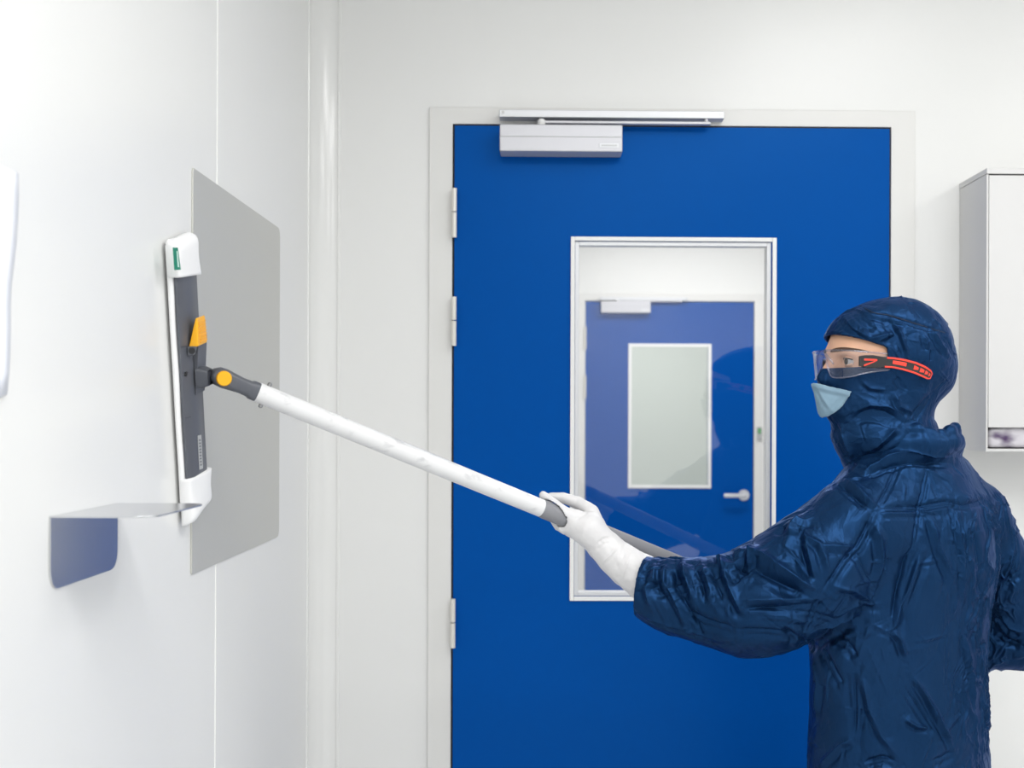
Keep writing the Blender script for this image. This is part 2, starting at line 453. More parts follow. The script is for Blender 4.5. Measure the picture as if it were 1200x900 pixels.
struct(box((XL - wt, YB - wt, 0), (XR + wt, YB, ZC)).build('wall_front', 'wall'))
# rounded corner profile with its two lips
r = 0.056
prof = []
for i in range(17):
    a = math.pi + i * (math.pi / 2) / 16
    prof.append((XL + r + r * math.cos(a), D - r - r * math.sin(a), 0))
lip = 0.003
prof = [(XL, D - r - 0.010, 0), (XL + lip, D - r - 0.008, 0), (XL + lip, D - r - 0.002, 0)] + [(p[0] + 0.001, p[1] - 0.001, 0) for p in prof] + \
       [(XL + r + 0.002, D - lip, 0), (XL + r + 0.008, D - lip, 0), (XL + r + 0.010, D, 0), (XL, D, 0)]
cv = MB().prism(prof, (0, 0, ZC)).build('trim_2', 'cove'); smooth_by_angle(cv, 20); struct(cv)
# skirting
struct(box((XL, YB, 0), (XL + 0.012, D - r - 0.012, 0.1)).build('baseboard_left', 'floor'))

# ------------------------------------------------------------------ door 1 (blue) with frame, leaf, hinges, window
pr = 0.008
def jamb_frame(x0, x1, z1, X0, X1, Z1, y, dep):
    return MB().prism([(X0, y, 0), (x0, y, 0), (x0, y, z1), (x1, y, z1), (x1, y, 0), (X1, y, 0), (X1, y, Z1), (X0, y, Z1)], (0, -dep, 0))
fr = jamb_frame(dx0 - 0.004, dx1 + 0.004, dz + 0.004, fx0, fx1, fz, D, pr)
struct(fr.build('trim_3', 'frame', bevel=0.0015))
gk = MB()
gk.box((dx0 - 0.004, D - 0.004, 0), (dx0, D + 0.05, dz + 0.004)); gk.box((dx1, D - 0.004, 0), (dx1 + 0.004, D + 0.05, dz + 0.004)); gk.box((dx0, D - 0.004, dz), (dx1, D + 0.05, dz + 0.004))
struct(gk.build('trim_4', 'gasket'))
wx0, wx1, wz0, wz1 = PB(673, 500).x, PB(902, 500).x, PB(780, 698).z, PB(780, 284).z
leaf = MB(); y0, y1 = D - 0.012, D + 0.048
leaf.box((dx0 + 0.001, y0, 0.008), (wx0, y1, dz - 0.001)); leaf.box((wx1, y0, 0.008), (dx1 - 0.001, y1, dz - 0.001))
leaf.box((wx0, y0, wz1), (wx1, y1, dz - 0.001)); leaf.box((wx0, y0, 0.008), (wx1, y1, wz0))
door1 = leaf.build('door_1', 'door'); struct(door1)
ox0, ox1, oz0, oz1 = PB(668, 500).x, PB(908, 500).x, PB(780, 703).z, PB(780, 279).z
wf = MB()
b_ = 0.018
def ring(mb, x0, x1, z0, z1, w, ya, yb):
    mb.box((x0, ya, z0), (x0 + w, yb, z1)); mb.box((x1 - w, ya, z0), (x1, yb, z1))
    mb.box((x0 + w, ya, z1 - w), (x1 - w, yb, z1)); mb.box((x0 + w, ya, z0), (x1 - w, yb, z0 + w))
ring(wf, ox0, ox1, oz0, oz1, 0.010, D - 0.018, D - 0.0121)
wfo = wf.build('window_frame', 'white_paint', door1, bevel=0.0015)
wi = MB(); ring(wi, wx0, wx1, wz0, wz1, 0.010, D - 0.010, D + 0.010); wio = wi.build('glazing_bead', 'alu_light', wfo, bevel=0.001)
wk = MB(); ring(wk, ox0, ox1, oz0, oz1, 0.014, D + 0.0481, D + 0.054); wk.build('window_frame', 'white_paint', door1)
wr_ = MB(); ring(wr_, wx0, wx1, wz0, wz1, 0.006, D + 0.017, D + 0.048); wr_.build('window_reveal', 'white_paint', wfo)
box((wx0 + 0.004, D + 0.0101, wz0 + 0.004), (wx1 - 0.004, D + 0.0165, wz1 - 0.004)).build('pane', 'pane', door1)
for (a, b) in ((223, 280), (349, 406), (700, 757), (1090, 1147)):
    zt, zb = PB(532, a).z, PB(532, b).z; xc = dx0 + 0.0015; zm = (zt + zb) / 2 + 0.002
    h = MB()
    for (q0, q1) in ((zb, zm - 0.0012), (zm + 0.0012, zt)):
        h.tube([(xc, D - 0.024, q0), (xc, D - 0.024, q1)], 0.0062, 20)
    h.box((xc - 0.0022, D - 0.020, zb + 0.002), (xc - 0.0008, D - 0.0045, zt - 0.002))
    ho = h.build('hinge', 'hinge', door1); smooth_by_angle(ho)
# handle side lever on the hidden right edge of the leaf is behind the person: pull lever with rose
lv = MB(); lx, lz = dx1 - 0.07, 1.03
lv.tube([(lx, y0, lz), (lx, y0 - 0.009, lz)], 0.026, 28); lv.tube([(lx, y0 - 0.009, lz), (lx, y0 - 0.05, lz), (lx - 0.015, y0 - 0.058, lz), (lx - 0.125, y0 - 0.058, lz)], 0.0095, 16)
smooth_by_angle(lv.build('door_handle', 'alu_light', door1))

# ------------------------------------------------------------------ overhead door closer
def closer(PP, Dw, label, group=None, scale=1.0):
    """PP maps photo pixels to the wall plane; body on the leaf, rail on the frame"""
    e = empty('door_closer', PP[0], label, 'door closer', group)
    (bx0, bz1), (bx1, bz0) = PP[1]; (rx0, rz1), (rx1, rz0) = PP[2]
    yb = Dw - 0.012 - 0.062
    bd = MB().box((bx0, yb, bz0), (bx1, Dw - 0.0121, bz1)); body = bd.build('closer_body', 'alu', e, bevel=0.003)
    MB().box((bx0 + 0.001, yb - 0.0006, bz0 + (bz1 - bz0) * .53), (bx1 - 0.001, yb + 0.001, bz0 + (bz1 - bz0) * .53 + 0.0014)).build('cover_joint', 'badge', body)
    w_ = bx1 - bx0
    MB().box((bx1 - w_ * .19, yb - 0.0012, bz0 + (bz1 - bz0) * .15), (bx1 - w_ * .03, yb, bz0 + (bz1 - bz0) * .31)).build('badge', 'alu_light', body, bevel=0.0005)
    for i_ in range(8):
        q = bx1 - w_ * .17 + i_ * w_ * .016
        MB().box((q, yb - 0.0016, bz0 + (bz1 - bz0) * .20), (q + w_ * .009, yb - 0.0011, bz0 + (bz1 - bz0) * .26)).build('badge_mark', 'badge', body) if scale == 1.0 else None
    rl = MB().box((rx0, Dw - 0.016 - 0.034, rz0), (rx1, Dw - 0.0081 * (1 if scale == 1.0 else 2), rz1)).build('guide_rail', 'alu_light', e, bevel=0.002)
    for xx in (rx0 + 0.009, rx1 - 0.009):
        s_ = MB().tube([(xx, Dw - 0.0502, (rz0 + rz1) / 2 + 0.002), (xx, Dw - 0.0515, (rz0 + rz1) / 2 + 0.002)], 0.0035, 16).build('rail_screw', 'screw', rl)
    zm = (bz1 + rz0) / 2
    ax = bx0 + w_ * .34; ex = rx1 - (rx1 - rx0) * .06
    ar = MB().box((ax, Dw - 0.050, zm - 0.003), (ex, Dw - 0.034, zm + 0.004)).build('arm', 'alu', e, bevel=0.002)
    kn = MB().tube([(ax, Dw - 0.046, bz1), (ax, Dw - 0.046, bz1 + 0.004), (ax, Dw - 0.046, zm + 0.004), (ax, Dw - 0.046, zm + 0.0075)], [0.008, 0.0095, 0.0095, 0.006], 20).build('arm_pivot', 'white_paint', ar); smooth_by_angle(kn)
    MB().tube([(ex - 0.01, Dw - 0.042, zm), (ex - 0.01, Dw - 0.042, rz0 + 0.002)], 0.005, 14).build('slide_pin', 'alu', ar)
    return e
yb_ = D - 0.074
def at(px, py, d): q = P(px, py, d); return (q.x, q.z)
closer((Vector((PB(657, 180).x, D - 0.0121, PB(657, 180).z)), (at(585.5, 145, yb_), at(729.5, 178, yb_)), (at(585, 128, D - 0.05), at(849, 139, D - 0.05))), D,
       'silver overhead door closer with guide rail on the near blue door')

# ------------------------------------------------------------------ room behind the door
X2a, X2b = -0.75, 2.6
struct(box((X2a - wt, D + wt, -0.1), (X2b + wt, 10.2, 0)).build('floor', 'floor'))
struct(box((X2a - wt, D + wt, ZC), (X2b + wt, 10.2, ZC + 0.1)).build('ceiling', 'ceiling'))
struct(box((X2a - wt, D + wt, 0), (X2a, 10.2, ZC)).build('wall_left', 'wall_far'))
struct(box((X2b, D + wt, 0), (X2b + wt, 10.2, ZC)).build('wall_right', 'wall_far'))
struct(box((X2a - wt, 10.2, 0), (X2b + wt, 10.2 + wt, ZC)).build('wall_back', 'wall_far'))
def Q2(px, py): return P(px, py, D2)
ex0, ex1, ez = Q2(686, 450).x, Q2(882.5, 450).x, Q2(784, 354).z
fb = MB(); fb.box((X2a, D2, 0), (ex0 - 0.005, D2 + wt, ZC)); fb.box((ex1 + 0.005, D2, 0), (X2b, D2 + wt, ZC)); fb.box((ex0 - 0.005, D2, ez + 0.005), (ex1 + 0.005, D2 + wt, ZC))
struct(fb.build('wall_back', 'wall_far'))
f2 = jamb_frame(ex0 - 0.005, ex1 + 0.005, ez + 0.005, ex0 - 0.06, ex1 + 0.06, ez + 0.05, D2, 0.016)
struct(f2.build('trim_5', 'frame', bevel=0.002))
vx0, vx1, vz0, vz1 = Q2(739, 500).x, Q2(830, 500).x, Q2(784, 569).z, Q2(784, 406).z
l2 = MB(); a0, a1 = D2 - 0.012, D2 + 0.045
l2.box((ex0, a0, 0.008), (vx0, a1, ez)); l2.box((vx1, a0, 0.008), (ex1, a1, ez)); l2.box((vx0, a0, vz1), (vx1, a1, ez)); l2.box((vx0, a0, 0.008), (vx1, a1, vz0))
door2 = l2.build('door_2', 'door'); struct(door2)
w2 = MB(); ring(w2, Q2(736, 500).x, Q2(833, 500).x, Q2(784, 572).z, Q2(784, 403).z, 0.02, D2 - 0.02, D2 - 0.0121); w2o = w2.build('window_frame', 'white_paint', door2, bevel=0.002)
box((vx0, D2, vz0), (vx1, D2 + 0.006, vz1)).build('pane', 'frost', door2)
for (a, b) in ((383, 410), (440, 467)):
    zt, zb = Q2(684, a).z, Q2(684, b).z
    smooth_by_angle(MB().tube([(ex0 - 0.003, D2 - 0.022, zb), (ex0 - 0.003, D2 - 0.022, zt)], 0.008, 16).build('hinge', 'hinge', door2))
hx, hz = Q2(871, 580).x, Q2(871, 580).z
lv = MB(); lv.tube([(hx, a0, hz), (hx, a0 - 0.012, hz)], 0.034, 28); lv.tube([(hx, a0 - 0.012, hz), (hx, a0 - 0.05, hz), (hx - 0.02, a0 - 0.06, hz), (hx - 0.13, a0 - 0.06, hz)], 0.013, 16)
smooth_by_angle(lv.build('door_handle', 'alu_light', door2))
yc = D2 - 0.074
closer((Vector((Q2(734, 365).x, D2 - 0.0121, Q2(734, 365).z)), (at(704.5, 353, yc), at(762.5, 366.5, yc)), (at(703, 348, D2 - 0.05), at(806, 352.3, D2 - 0.05))), D2,
       'silver door closer on the far blue door seen through the glass', scale=0.5)
gx, gz = Q2(889, 508).x, Q2(889, 508).z
ac = MB().box((gx - 0.014, D2 - 0.031, gz - 0.04), (gx + 0.014, D2 - 0.0161, gz + 0.04)).build('door_button', 'badge', bevel=0.003)
props(ac, 'small grey button plate with green light on the far door frame, above the lever handle', 'switch')
MB().box((gx - 0.010, D2 - 0.034, gz + 0.0), (gx + 0.010, D2 - 0.031, gz + 0.032)).build('green_light', 'green_light', ac, bevel=0.001)

# ------------------------------------------------------------------ steel panel on the left wall
def wall_poly(pxs, off0, thick, rad=0.0):
    pts = [PL(a, b, off0 + thick) for a, b in pxs]
    return pts
def rounded(pts, rads, n=6):
    """round the corners of a planar polygon"""
    out = []
    m = len(pts)
    for i, p in enumerate(pts):
        p = Vector(p); a = (Vector(pts[i - 1]) - p).normalized(); b = (Vector(pts[(i + 1) % m]) - p).normalized(); q = rads[i]
        if q <= 0: out.append(p); continue
        for k in range(n + 1):
            t = k / n; out.append((p + a * q) * (1 - t) ** 2 + p * 2 * t * (1 - t) + (p + b * q) * t ** 2)
    return out
sy0, sy1 = PL(224, 300).y, PL(326.5, 300).y
sz1, sz0 = PL(224, 196).z, PL(224, 673).z
th = 0.003
pl = rounded([(XL + th, sy0, sz0), (XL + th, sy1, sz0), (XL + th, sy1, sz1), (XL + th, sy0, sz1)], [0.006, 0.02, 0.02, 0.006])
sp = MB().prism(pl, (-th + 0.0002, 0, 0)).build('steel_panel', 'steel', bevel=0.0006)
props(sp, 'large grey brushed steel plate flat on the left white wall behind the mop', 'panel')
# sheet of paper at the left edge
pa = [PL(19, 203), PL(4, 462), PL(-70, 500), PL(-62, 168)]
pm = MB()
n_ = 10
g_ = [[(pa[0].lerp(pa[3], i / n_)).lerp(pa[1].lerp(pa[2], i / n_), j / n_) + Vector((0.0012 + 0.0035 * (1 - i / n_) ** 2 * abs(math.sin(j * .5 + .4)), 0, 0)) for i in range(n_ + 1)] for j in range(n_ + 1)]
vs = [p for row in g_ for p in row]; N_ = n_ + 1
vs2 = [p + Vector((-0.0009, 0, 0)) for p in vs]
fs = [(j * N_ + i, j * N_ + i + 1, (j + 1) * N_ + i + 1, (j + 1) * N_ + i) for j in range(n_) for i in range(n_)]
k_ = len(vs); fs += [tuple(q + k_ for q in f[::-1]) for f in fs]
bd = [(0, i) for i in range(n_)] + [(j, n_) for j in range(n_)] + [(n_, n_ - i) for i in range(n_)] + [(n_ - j, 0) for j in range(n_)]
bi = [j * N_ + i for j, i in bd]
fs += [(bi[i], bi[(i + 1) % len(bi)], bi[(i + 1) % len(bi)] + k_, bi[i] + k_) for i in range(len(bi))]
ps = pm.add(vs + vs2, fs).build('paper_sheet', 'paper', smooth=True)
props(ps, 'white sheet of paper on the left wall at the left edge of the photo', 'paper')

# ------------------------------------------------------------------ steel wall shelf bracket
by0, by1 = PL(57, 640).y, PL(136, 640).y
bz = PL(57, 607).z; bzb = PL(62, 691).z
bw = P(181, 606, by0).x - XL
bw2 = P(238, 590, by1).x - XL
be = empty('wall_shelf', (XL, (by0 + by1) / 2, bzb), 'small polished steel angle shelf on the left wall below the mop', 'shelf')
t_ = 0.002
vp = rounded([(XL + t_ + 0.0003, by0, bzb), (XL + t_ + 0.0003, by1, bzb), (XL + t_ + 0.0003, by1, bz - 0.0001), (XL + t_ + 0.0003, by0, bz - 0.0001)], [0.026, 0.026, 0, 0])
MB().prism(vp, (-t_, 0, 0)).build('back_plate', 'polished', be, bevel=0.0005)
bwm = max(bw, bw2)
hp = rounded([(XL + 0.0003, by0, bz), (XL + bwm, by0, bz), (XL + bwm, by1, bz), (XL + 0.0003, by1, bz)], [0, 0.03, 0.03, 0], 8)
MB().prism(hp, (0, 0, t_)).build('shelf_plate', 'polished', be, bevel=0.0005)

# ------------------------------------------------------------------ dispenser cabinet on the right
cx0 = PB(1124, 350).x
dd = 0.178
cy = D - dd
cz1, cz0 = P(1157, 197, cy).z, P(1157, 529, cy).z
czs = P(1157, 501, cy).z
cx1 = cx0 + 0.42
ce = empty('dispenser_cabinet', ((cx0 + cx1) / 2, D, cz0), 'white wall mounted dispenser cabinet with a bottom slot beside the door', 'cabinet')
tt = 0.004
cb = MB()
cb.box((cx0, cy, cz0), (cx0 + tt, D - 0.0005, cz1 - 0.014)); cb.box((cx1 - tt, cy, cz0), (cx1, D - 0.0005, cz1 - 0.014))
cb.box((cx0 + tt, D - 0.006, cz0), (cx1 - tt, D - 0.0005, cz1 - 0.014)); cb.box((cx0 + tt, cy, cz0), (cx1 - tt, D - 0.006, cz0 + 0.006))
cb.build('body', 'cabinet', ce)
MB().box((cx0 + tt + 0.001, cy - 0.001, czs), (cx1 - tt - 0.001, cy + 0.003, cz1 - 0.016)).build('front_panel', 'cabinet', ce, bevel=0.001)
MB().box((cx0 - 0.001, cy - 0.003, cz1 - 0.013), (cx1 + 0.001, D - 0.0005, cz1)).build('lid', 'cabinet', ce, bevel=0.001)
# soft packs inside, seen in the slot
for i_, (xa, wd, lab) in enumerate(((cx0 + 0.007, 0.20, 'white and purple printed pack lying in the cabinet slot, left one'), (cx0 + 0.213, 0.19, 'white and purple printed pack lying in the cabinet slot, right one'))):
    f = Field((xa - 0.01, cy - 0.005, cz0 - 0.002), (xa + wd + 0.01, D, czs + 0.05), 0.003)
    X, Y, Z = f.grid()
    qx = np.abs(X - (xa + wd / 2)) - (wd / 2 - 0.014); qy = np.abs(Y - (cy + 0.080)) - 0.06
    top = 0.0245 + 0.004 * np.sin(X * 70 + i_) * np.sin(Y * 60)
    qz = np.abs(Z - (cz0 + 0.0085 + top)) - (top - 0.010)
    f.v = (np.sqrt(np.maximum(qx, 0) ** 2 + np.maximum(qy, 0) ** 2 + np.maximum(qz, 0) ** 2) + np.minimum(np.maximum(np.maximum(qx, qy), qz), 0) - 0.010).astype(np.float32)
    V, F = f.mesh(); V = relax(V, F, 3)
    mb = MB(); mb.v = [tuple(v) for v in V]; mb.f = [tuple(q) for q in F.tolist()]
    o = mb.build('printed_pack', 'pack', smooth=True)
    props(o, lab, 'pack')

# ================================================================== MOP
# frame axes on the left wall: t along the pad, s across it, n off the wall
off_f = 0.013
TL, TR, BR, BL = PL(202, 326, off_f), PL(233.5, 319, off_f + 0.010), PL(244.5, 549, off_f + 0.010), PL(217, 564, off_f)
ct, cbm = (TL + TR) / 2, (BL + BR) / 2
tv = Vector((0, (ct - cbm).y, (ct - cbm).z)).normalized()
sv = Vector((0, tv.z, -tv.y)); sv = sv if sv.y > 0 else -sv     # across, towards the door wall
nv = Vector((1, 0, 0))
mid = (ct + cbm) / 2; mid.x = XL + 0.0032
halfL = (ct - cbm).length / 2
wF = (abs((TR - TL).dot(sv)) + abs((BR - BL).dot(sv))) / 4
def MF(t, s, n): return mid + tv * t + sv * s + nv * n
def mf_of(p):
    q = Vector(p) - mid; return q.dot(tv), q.dot(sv), q.dot(nv)
J = P(260, 442.5, 1.845)
mop = empty('flat_mop', MF(0, 0, 0.001), 'flat mop with grey frame, white pad and long pole pressed on the left wall', 'mop')
# pad: soft cloth slab
def soft_box(t0, t1, s0, s1, n0, n1, skew=0.0, nt=14, ns=6, wob=0.0, name='pad', rnd=0.006):
    """rounded slab in frame axes; skew lowers the s0 side at the lower end"""
    f_lo = MF(min(t0, t1) - 0.03, 0, 0); 
    rings = []
    m_ = 20
    for i in range(nt + 1):
        t = t0 + (t1 - t0) * i / nt
        e = min(i, nt - i) / nt * abs(t1 - t0)
        sh = rnd * (1 - math.sqrt(max(0, 1 - (1 - min(e / rnd, 1)) ** 2))) if e < rnd else 0
        rg = []
        for k in range(m_):
            a = 2 * math.pi * k / m_
            c, d = math.cos(a), math.sin(a)
            ps = (abs(c) ** 0.35) * (1 if c > 0 else -1); pn = (abs(d) ** 0.5) * (1 if d > 0 else -1)
            s = (s0 + s1) / 2 + ps * ((s1 - s0) / 2 - sh); n = (n0 + n1) / 2 + pn * ((n1 - n0) / 2 - sh * .6)
            tt_ = t + skew * (s - (s0 + s1) / 2)
            w = wob * math.sin(t * 45 + 1.3) * (0.5 + 0.5 * pn)
            rg.append(MF(tt_, s + w * .6, n + w * 0.5))
        rings.append(rg)
    return MB().loft(rings)
pt1, pt0 = mf_of(PL(211, 281, 0.03))[0], mf_of(PL(228, 602, 0.03))[0]
wP = wF + 0.005
pad = soft_box(pt0, pt1, -wP, wP, 0.0003, 0.0105, 0, 40, 6, 0.0012).build('mop_pad', 'cloth', mop, smooth=True)
# plate with sloping long sides
def plate():
    rs = []
    for t in (-halfL - 0.03, halfL + 0.03):
        rs.append([MF(t, -wF, 0.0106), MF(t, wF, 0.0106), MF(t, wF, 0.0145), MF(t, wF - 0.014, 0.0205), MF(t, -wF + 0.014, 0.0205), MF(t, -wF, 0.0145)])
    return MB().loft(rs)
frame = plate().build('mop_frame', 'mop_grey', mop, bevel=0.0015)
# pockets of the pad folded over both ends
def pocket(t_in_l, t_in_r, t_out, name, skew_out):
    rings = []
    m_ = 28; nt = 16
    for i in range(nt + 1):
        u = i / nt
        e = (1 - u)
        sq = math.sqrt(max(0.0, 1 - max(0, (u - 0.72) / 0.28) ** 2))
        rg = []
        for k in range(m_):
            a = 2 * math.pi * k / m_
            c, d = math.cos(a), math.sin(a)
            ps = (abs(c) ** 0.3) * (1 if c > 0 else -1); pn = (abs(d) ** 0.45) * (1 if d > 0 else -1)
            s = ps * (wP + 0.001) * (0.97 + 0.03 * sq)
            tin = t_in_l + (t_in_r - t_in_l) * (ps + 1) / 2
            t = tin + (t_out + skew_out * ps - tin) * u
            n = 0.0005 + (pn + 1) / 2 * (0.0240 * (0.35 + 0.65 * sq) + 0.0018 * math.sin(ps * 3 + u * 4))
            rg.append(MF(t, s, n))
        rings.append(rg)
    return MB().loft(rings)
tl_ = mf_of(PL(202, 327, 0.022))[0]; tr_ = mf_of(PL(233, 321, 0.022))[0]; to_ = mf_of(PL(211, 279, 0.02))[0]
pk1 = pocket(tl_, tr_, to_, 'top', 0.006).build('pad_pocket', 'cloth', mop, smooth=True)
bl_ = mf_of(PL(217, 566, 0.022))[0]; br_ = mf_of(PL(245, 548, 0.022))[0]; bo_ = mf_of(PL(231, 603, 0.015))[0]
pk2 = pocket(bl_, br_, bo_, 'bottom', 0.004).build('pad_pocket', 'cloth', mop, smooth=True)
def on_frame(px, py, n): return mf_of(PL(px, py, n))
def quad_tag(pxs, n, th, m, name, parent, bevel=0.0004):
    p = [MF(*(lambda q: (q[0], q[1], n))(on_frame(a, b, n))) for a, b in pxs]
    return MB().prism(p, (th, 0, 0)).build(name, m, parent, bevel=bevel)
tg = quad_tag([(199.5, 290), (205, 290), (208.5, 316), (201.5, 316.5)], 0.0246, 0.0012, 'green', 'tag', pk1)
quad_tag([(204.2, 294), (205.2, 294), (207.2, 313), (205.6, 313)], 0.0258, 0.0004, 'tag_print', 'tag_print', pk1, 0)
bgd = quad_tag([(229, 510.5), (233, 509.5), (235, 549), (231, 550.5)], 0.0205, 0.0008, 'badge', 'badge', frame)
for i_ in range(9):
    y_ = 515 + i_ * 3.6
    quad_tag([(230.5 + i_ * .18, y_), (232.6 + i_ * .18, y_ - .4), (232.7 + i_ * .18, y_ + 1.6), (230.6 + i_ * .18, y_ + 2.0)], 0.0213, 0.0003, 'badge_print', 'badge_mark', frame, 0)
# hinge lines and screws across the plate
for (yy, ) in ((409,), (441,), (496,)):
    a = on_frame(207, yy, 0.018)
    q = [MF(a[0] - 0.0008, -wF + 0.002, 0.0152), MF(a[0] + 0.0008, -wF + 0.002, 0.0152), MF(a[0] + 0.0008, -wF + 0.013, 0.0199), MF(a[0] - 0.0008, -wF + 0.013, 0.0199)]
    MB().prism(q, (0.0008, 0, 0)).build('fold_line', 'mop_dark', frame)
a = on_frame(208, 447, 0.03)
smooth_by_angle(MB().tube([MF(a[0], -wF + 0.008, 0.015), MF(a[0], -wF + 0.008, 0.0195)], 0.0035, 14).build('screw', 'black', frame))
# raised spine in the middle of the plate with its clamp block
def fr_block(pxs_t, s0, s1, n0, n1, name, m, parent, taper=0.0, bevel=0.0015):
    t0, t1 = [on_frame(226, y, 0.04)[0] for y in pxs_t]
    rs = [[MF(t0, s0, n0), MF(t0, s1, n0), MF(t0, s1, n1 - taper), MF(t0, s0, n1 - taper)], [MF(t1, s0, n0), MF(t1, s1, n0), MF(t1, s1, n1), MF(t1, s0, n1)]]
    return MB().loft(rs).build(name, m, parent, bevel=bevel)
sp_ = fr_block((473, 402), -0.006, 0.040, 0.0206, 0.030, 'hinge_block', 'mop_grey', frame, 0.008)
fr_block((420, 409), -0.036, -0.022, 0.0206, 0.033, 'latch_lug', 'mop_grey', frame, 0.004)
lg = on_frame(219, 410, 0.03)
smooth_by_angle(MB().tube([MF(lg[0] - 0.004, -0.0365, 0.028), MF(lg[0] - 0.004, -0.0357, 0.028)], 0.005, 16).build('latch_pin', 'black', frame))
# yellow foot latch: a ribbed wedge standing off the frame
ya, yb2 = on_frame(230, 371, 0.030)[0], on_frame(230, 406, 0.030)[0]
wd_ = 0.020
rs = [[MF(yb2, -0.030, 0.0212), MF(yb2, 0.018, 0.0212), MF(yb2 + .003, 0.018, 0.036), MF(yb2 + .003, -0.030, 0.036)],
      [MF(ya, -0.022, 0.0315), MF(ya, 0.018, 0.0315), MF(ya, 0.018, 0.0345), MF(ya, -0.022, 0.0345)]]
lat = MB().loft(rs).build('latch', 'yellow', mop, bevel=0.0015)
for i_ in range(7):
    u = 0.12 + i_ * 0.115; t = yb2 + 0.003 + (ya - yb2 - 0.003) * u
    n = 0.036 + (0.0345 - 0.036) * u
    MB().tube([MF(t, -0.020, n + 0.0003), MF(t, 0.016, n + 0.0003)], 0.0011, 8).build('rib', 'yellow', lat)
# swivel joint: neck from the frame, yellow pivot, fork, pole
pole_a, grip_a = P(301.5, 459.8, 1.872), None
def pole_pt(px):
    inv = 1 / 1.845 + (px - 260) * ((1 / 2.145 - 1 / 1.845) / 430.0)
    py = 442.5 + (px - 260) * 0.4090
    return P(px, py, 1 / inv)
A_, B_ = pole_pt(301), pole_pt(1040)
dirp = (B_ - A_).normalized()
J = A_ - dirp * ((A_ - pole_pt(260)).length)
view = (CAM - J).normalized(); axd = (view - dirp * view.dot(dirp)).normalized(); upv = axd.cross(dirp)
if upv.z < 0: upv = -upv
tJ, sJ, nJ = mf_of(J)
nk = MB()
tb0, tb1 = on_frame(230, 459, 0.03)[0], on_frame(230, 430, 0.03)[0]
def oct_ring(c, e1, e2, a, b, q=0.35):
    o = []
    for k in range(24):
        th_ = 2 * math.pi * k / 24; x, y = math.cos(th_), math.sin(th_)
        o.append(c + e1 * (abs(x) ** q * (1 if x > 0 else -1)) * a + e2 * (abs(y) ** q * (1 if y > 0 else -1)) * b)
    return o
base_c = MF((tb0 + tb1) / 2, 0.006, 0.0235)
rings = []
for u, a, b in ((0, 0.0155, 0.017), (0.25, 0.0155, 0.017), (0.5, 0.012, 0.015), (0.75, 0.009, 0.0125), (1.0, 0.009, 0.011)):
    c = base_c.lerp(J, u); rings.append(oct_ring(c, upv if u > .6 else tv, axd if u > .6 else sv, a, b))
nk.loft(rings)
nko = nk.build('swivel_neck', 'mop_dark', mop, smooth=True); smooth_by_angle(nko, 40)
fk = MB()
rings = []
Lk = (A_ - J).length
for u, a, b in ((-0.30, 0.004, 0.012), (-0.26, 0.009, 0.016), (-0.12, 0.0145, 0.018), (0.05, 0.0155, 0.019), (0.3, 0.014, 0.018), (0.55, 0.0125, 0.0155), (0.78, 0.0130, 0.0135), (0.84, 0.0150, 0.0145), (1.0, 0.0152, 0.0150)):
    rings.append(oct_ring(J + dirp * Lk * u, upv, axd, a, b, 0.6))
fko = fk.loft(rings).build('fork', 'mop_grey', mop, smooth=True); smooth_by_angle(fko, 45)
bt = MB().tube([J + axd * 0.018, J + axd * 0.0205, J + axd * 0.0225], [0.0118, 0.0118, 0.0105], 32).build('pivot_button', 'yellow', fko); smooth_by_angle(bt)
bt = MB().tube([J - axd * 0.018, J - axd * 0.0205, J - axd * 0.0225], [0.0118, 0.0118, 0.0105], 32).build('pivot_button', 'yellow', fko); smooth_by_angle(bt)
RP = 0.0158
G_ = pole_pt(634)
po = MB().tube([A_ + (G_ - A_) * (i / 12) for i in range(13)], RP, 32).build('pole', 'pole', mop); smooth_by_angle(po)
p1 = A_ + dirp * 0.014
for sg in (1, -1):
    o = MB().tube([p1 + upv * sg * (RP - 0.001), p1 + upv * sg * (RP + 0.004), p1 + upv * sg * (RP + 0.0055)], [0.0036, 0.0036, 0.002], 14).build('screw', 'screw', po); smooth_by_angle(o)
gr = MB().tube([G_ - dirp * 0.002, G_ + dirp * 0.001, G_ + dirp * 0.01] + [G_ + (B_ - G_) * (i / 8) for i in range(1, 8)] + [B_ - dirp * 0.004, B_], [RP - 0.001, RP + 0.0002, RP + 0.0008] + [RP + 0.0008] * 7 + [RP + 0.0006, RP - 0.004], 32).build('grip', 'grip', mop); smooth_by_angle(gr)

# ================================================================== PERSON
feet = Vector((0.67, 2.13, 0.0))
person = empty('person', feet, 'person in navy hooded coverall, safety glasses, pale blue mask and white gloves pushing the mop', 'person')
def np3(p): return np.array(tuple(p), float)
shL, shR = P(1000, 618, 2.03), P(1140, 607, 2.26)
axs = Vector((0.778, 0.629, 0)); fwd = Vector((-0.629, 0.778, 0))
elL, wrL = P(875, 711, 2.03), P(712, 644, 2.115)
elR = P(1210, 742, 2.33)
gR = pole_pt(1008)
wrR = gR + Vector((0.075, -0.035, -0.02))
hipc = Vector((0.665, 2.13, 0.86))
hpL, hpR = hipc - axs * 0.09, hipc + axs * 0.09

